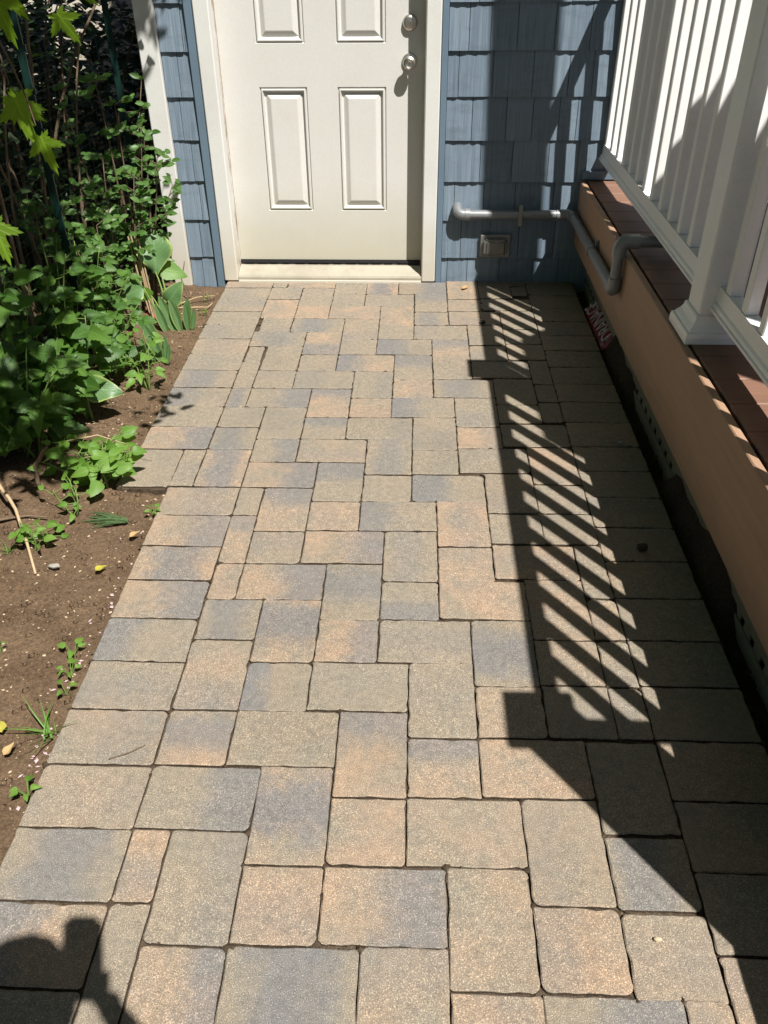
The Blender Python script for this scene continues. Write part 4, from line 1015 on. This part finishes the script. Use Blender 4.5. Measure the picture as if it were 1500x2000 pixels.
# neighbour's pale wall far behind the foliage
nb = thing('neighbour_house', (-5, 5.2, 0), 'pale clapboard building glimpsed through the leaves at the upper left', 'building')
MB().box((-9, 5.2, -.1), (-1.9, 9, 3.6)).build('wall', M['siding'], nb)
for k in range(20): MB().prism([(5.178, .0+k*.18), (5.198, .0+k*.18), (5.198, .178+k*.18), (5.192, .178+k*.18)], 0, -9, -1.9).build('clapboard', M['siding'], nb)

# ---------------------------------------------------------------- the photographer, who throws the shadow at the lower left
person = thing('person', (0, -4.45, 0), 'standing person holding a phone up, shadow cast on the pavers', 'person')
def skin(chains, mats_fn, name, parent, sub=1, root=0):
    """chains: list of [(co, radius), ...]; the first point of later chains may repeat an earlier point to join it"""
    vs, es, rs, idx = [], [], [], {}
    for ch in chains:
        prev = None
        for co, r in ch:
            k = tuple(round(c, 4) for c in co)
            if k not in idx: idx[k] = len(vs); vs.append(co); rs.append(r)
            i = idx[k]
            if prev is not None and prev != i: es.append((prev, i))
            prev = i
    me = bpy.data.meshes.new(name); me.from_pydata(vs, es, []); ob = bpy.data.objects.new(name, me); COL.objects.link(ob)
    md = ob.modifiers.new('skin', 'SKIN'); md.use_smooth_shade = True
    for i, r in enumerate(rs):
        sv_ = me.skin_vertices[0].data[i]; sv_.radius = (r, r); sv_.use_root = (i == root)
    sb = ob.modifiers.new('sub', 'SUBSURF'); sb.levels = sub; sb.render_levels = sub
    dg = bpy.context.evaluated_depsgraph_get(); dg.update(); fin = bpy.data.meshes.new_from_object(ob.evaluated_get(dg)); bpy.data.objects.remove(ob)
    fin.name = name
    for m in mats_fn[0]: fin.materials.append(m)
    for p in fin.polygons: p.material_index = mats_fn[1](p.center); p.use_smooth = True
    return link(bpy.data.objects.new(name, fin), parent)
py = -4.345
PH = CAM - CF*.016 - CU*.034 - CR*.010           # centre of the phone, just behind the lens
pv = (0, py, .95)
RW = tuple(PH + CR*.055 - CU*.105 - CF*.022); LW = tuple(PH - CR*.060 - CU*.070 - CF*.034)
body = [[(pv), .135], [(0, py, 1.08), .125], [(0, py+.01, 1.25), .145], [(0, py+.01, 1.38), .12], [(0, py+.02, 1.44), .058], [(0, py+.04, 1.50), .055], [(.022, py+.070, 1.55), .086], [(.022, py+.065, 1.61), .082], [(.022, py+.055, 1.665), .05]]
chains = [[(tuple(a), b) for a, b in body]]
for s_, wst in ((1, RW), (-1, LW)):
    sh = (s_*.175, py, 1.375); el = (.285, py+.13, 1.13) if s_ > 0 else (-.17, py+.15, 1.15)
    chains.append([((0, py+.01, 1.38), .12), (sh, .066), ((s_*.215, py+.06, 1.25), .052), (el, .043), (tuple((Vector(el)+Vector(wst))/2), .036 if s_ > 0 else .046), (wst, .026)])
    chains.append([((pv), .135), ((s_*.095, py, .86), .098), ((s_*.10, py+.015, .50), .062), ((s_*.10, py-.01, .28), .055), ((s_*.10, py-.02, .09), .04), ((s_*.105, py+.04, .04), .040), ((s_*.11, py+.15, .03), .032)])
    w = Vector(wst); k1 = PH + CR*(s_*.040) - CU*.068 - CF*.020
    chains.append([(wst, .026), (tuple(k1), .018)])
    if s_ < 0: chains.append([(wst, .026), (tuple(PH - CR*.054 - CU*.030 - CF*.026), .024)])
    else: chains.append([(wst, .026), (tuple(PH + CR*.052 - CU*.045 - CF*.022), .022)])
def bmat(c):
    if c.z < .07: return 3
    if c.z < .98: return 1
    if c.z > 1.43 and abs(c.x) < .1 and c.y < PH.y-.06: return 2
    if c.z > 1.2 and c.y > py+.185: return 2
    return 0
bd = skin(chains, ([M['shirt'], M['trouser'], M['skin'], M['black']], bmat), 'body', person, 1)
# fingers: each its own tapering bent chain rooted in the palm, closed on the phone's edge
for s_ in (1, -1):
    fm = []
    for q in range(4):
        L = (.9, 1.0, .95, .78)[q]
        a = PH + CR*(s_*.036) - CU*(.074-.014*q) - CF*.016
        b = PH + CR*(s_*.044) - CU*(.074-.016*q) - CF*.004
        c = PH + CR*(s_*.040) - CU*(.075-.016*q) - CF*(-.0015)
        fm = [[(tuple(a), .0095), (tuple((a+b)/2+CR*s_*.004), .009), (tuple(b), .0085), (tuple(b.lerp(c, L)), .007)]]
        skin(fm, ([M['skin']], lambda c: 0), 'finger', bd, 1)
    a = PH + CR*(s_*.050) - CU*.092 - CF*.018; b = PH + CR*(s_*.044) - CU*.070 - CF*.024; c = PH + CR*(s_*.026) - CU*.055 - CF*.019
    skin([[(tuple(a), .012), (tuple(b), .0105), (tuple(c), .0085)]], ([M['skin']], lambda c: 0), 'thumb', bd, 1)
hb_ = bmesh.new(); bmesh.ops.create_uvsphere(hb_, u_segments=16, v_segments=10, radius=1)
for v in hb_.verts:
    x, y_, z = v.co; z = max(z, -.35 if y_ < .2 else .25); v.co = Vector((.022+x*.098, py+.045+y_*.112, 1.600+z*.100))
MB().bm(hb_).build('hair', M['hair'], bd, True)
fc = MB(); fy = py+.148
fc.lathe([(.013, 0), (.010, .012), (.004, .02)], (.022, fy-.006, 1.56), (0, 1, -.35), 8); fc.build('nose', M['skin'], bd, True)
for s_ in (1, -1):
    MB().lathe([(.011, 0), (.009, .004), (.003, .006)], (.022+s_*.031, fy-.016, 1.59), (s_*.1, 1, 0), 10).build('eye', M['bag_print'], bd, True)
    MB().lathe([(.026, 0), (.024, .010), (.010, .014)], (.022+s_*.084, py+.045, 1.575), (s_, -.2, 0), 10).build('ear', M['skin'], bd, True)
MB().bbox((-.002, fy-.022, 1.522), (.046, fy-.010, 1.532), .003).build('mouth', M['petal'], bd)
ph = bmesh.new(); bmesh.ops.create_cube(ph, size=1)
for v in ph.verts: v.co = Vector((v.co.x*.071, v.co.y*.146, v.co.z*.0078))
bmesh.ops.bevel(ph, geom=[e for e in ph.edges if abs((e.verts[0].co-e.verts[1].co).normalized().z) > .9], offset=.010, segments=3, affect='EDGES')
rot = Matrix(((CR.x, CU.x, -CF.x, PH.x), (CR.y, CU.y, -CF.y, PH.y), (CR.z, CU.z, -CF.z, PH.z), (0, 0, 0, 1)))
tag(MB().bm(ph, 0, rot).build('phone', M['phone']), 'black phone held up in front of the face of the person', 'phone')

# ---------------------------------------------------------------- groups of like things
for o in [o for o in S.objects if o.parent is None and 'label' in o.keys()]:
    base = o.name.split('.')[0]
    gname = {'seedling': 'seedlings sprouting in the soil bed', 'twig': 'dry twigs lying about the bed and path', 'dead_leaf': 'fallen dead leaves', 'hosta': 'broad-leaved plants with pale margins',
             'bramble': 'leafy plants along the wire fence', 'grass_tuft': 'tufts of grass in the soil bed', 'hedge': 'dark hedges behind the bed', 'pebble': 'loose pebbles', 'clod': 'dark clods lying on the pavers'}.get(base)
    if gname: o['group'] = gname
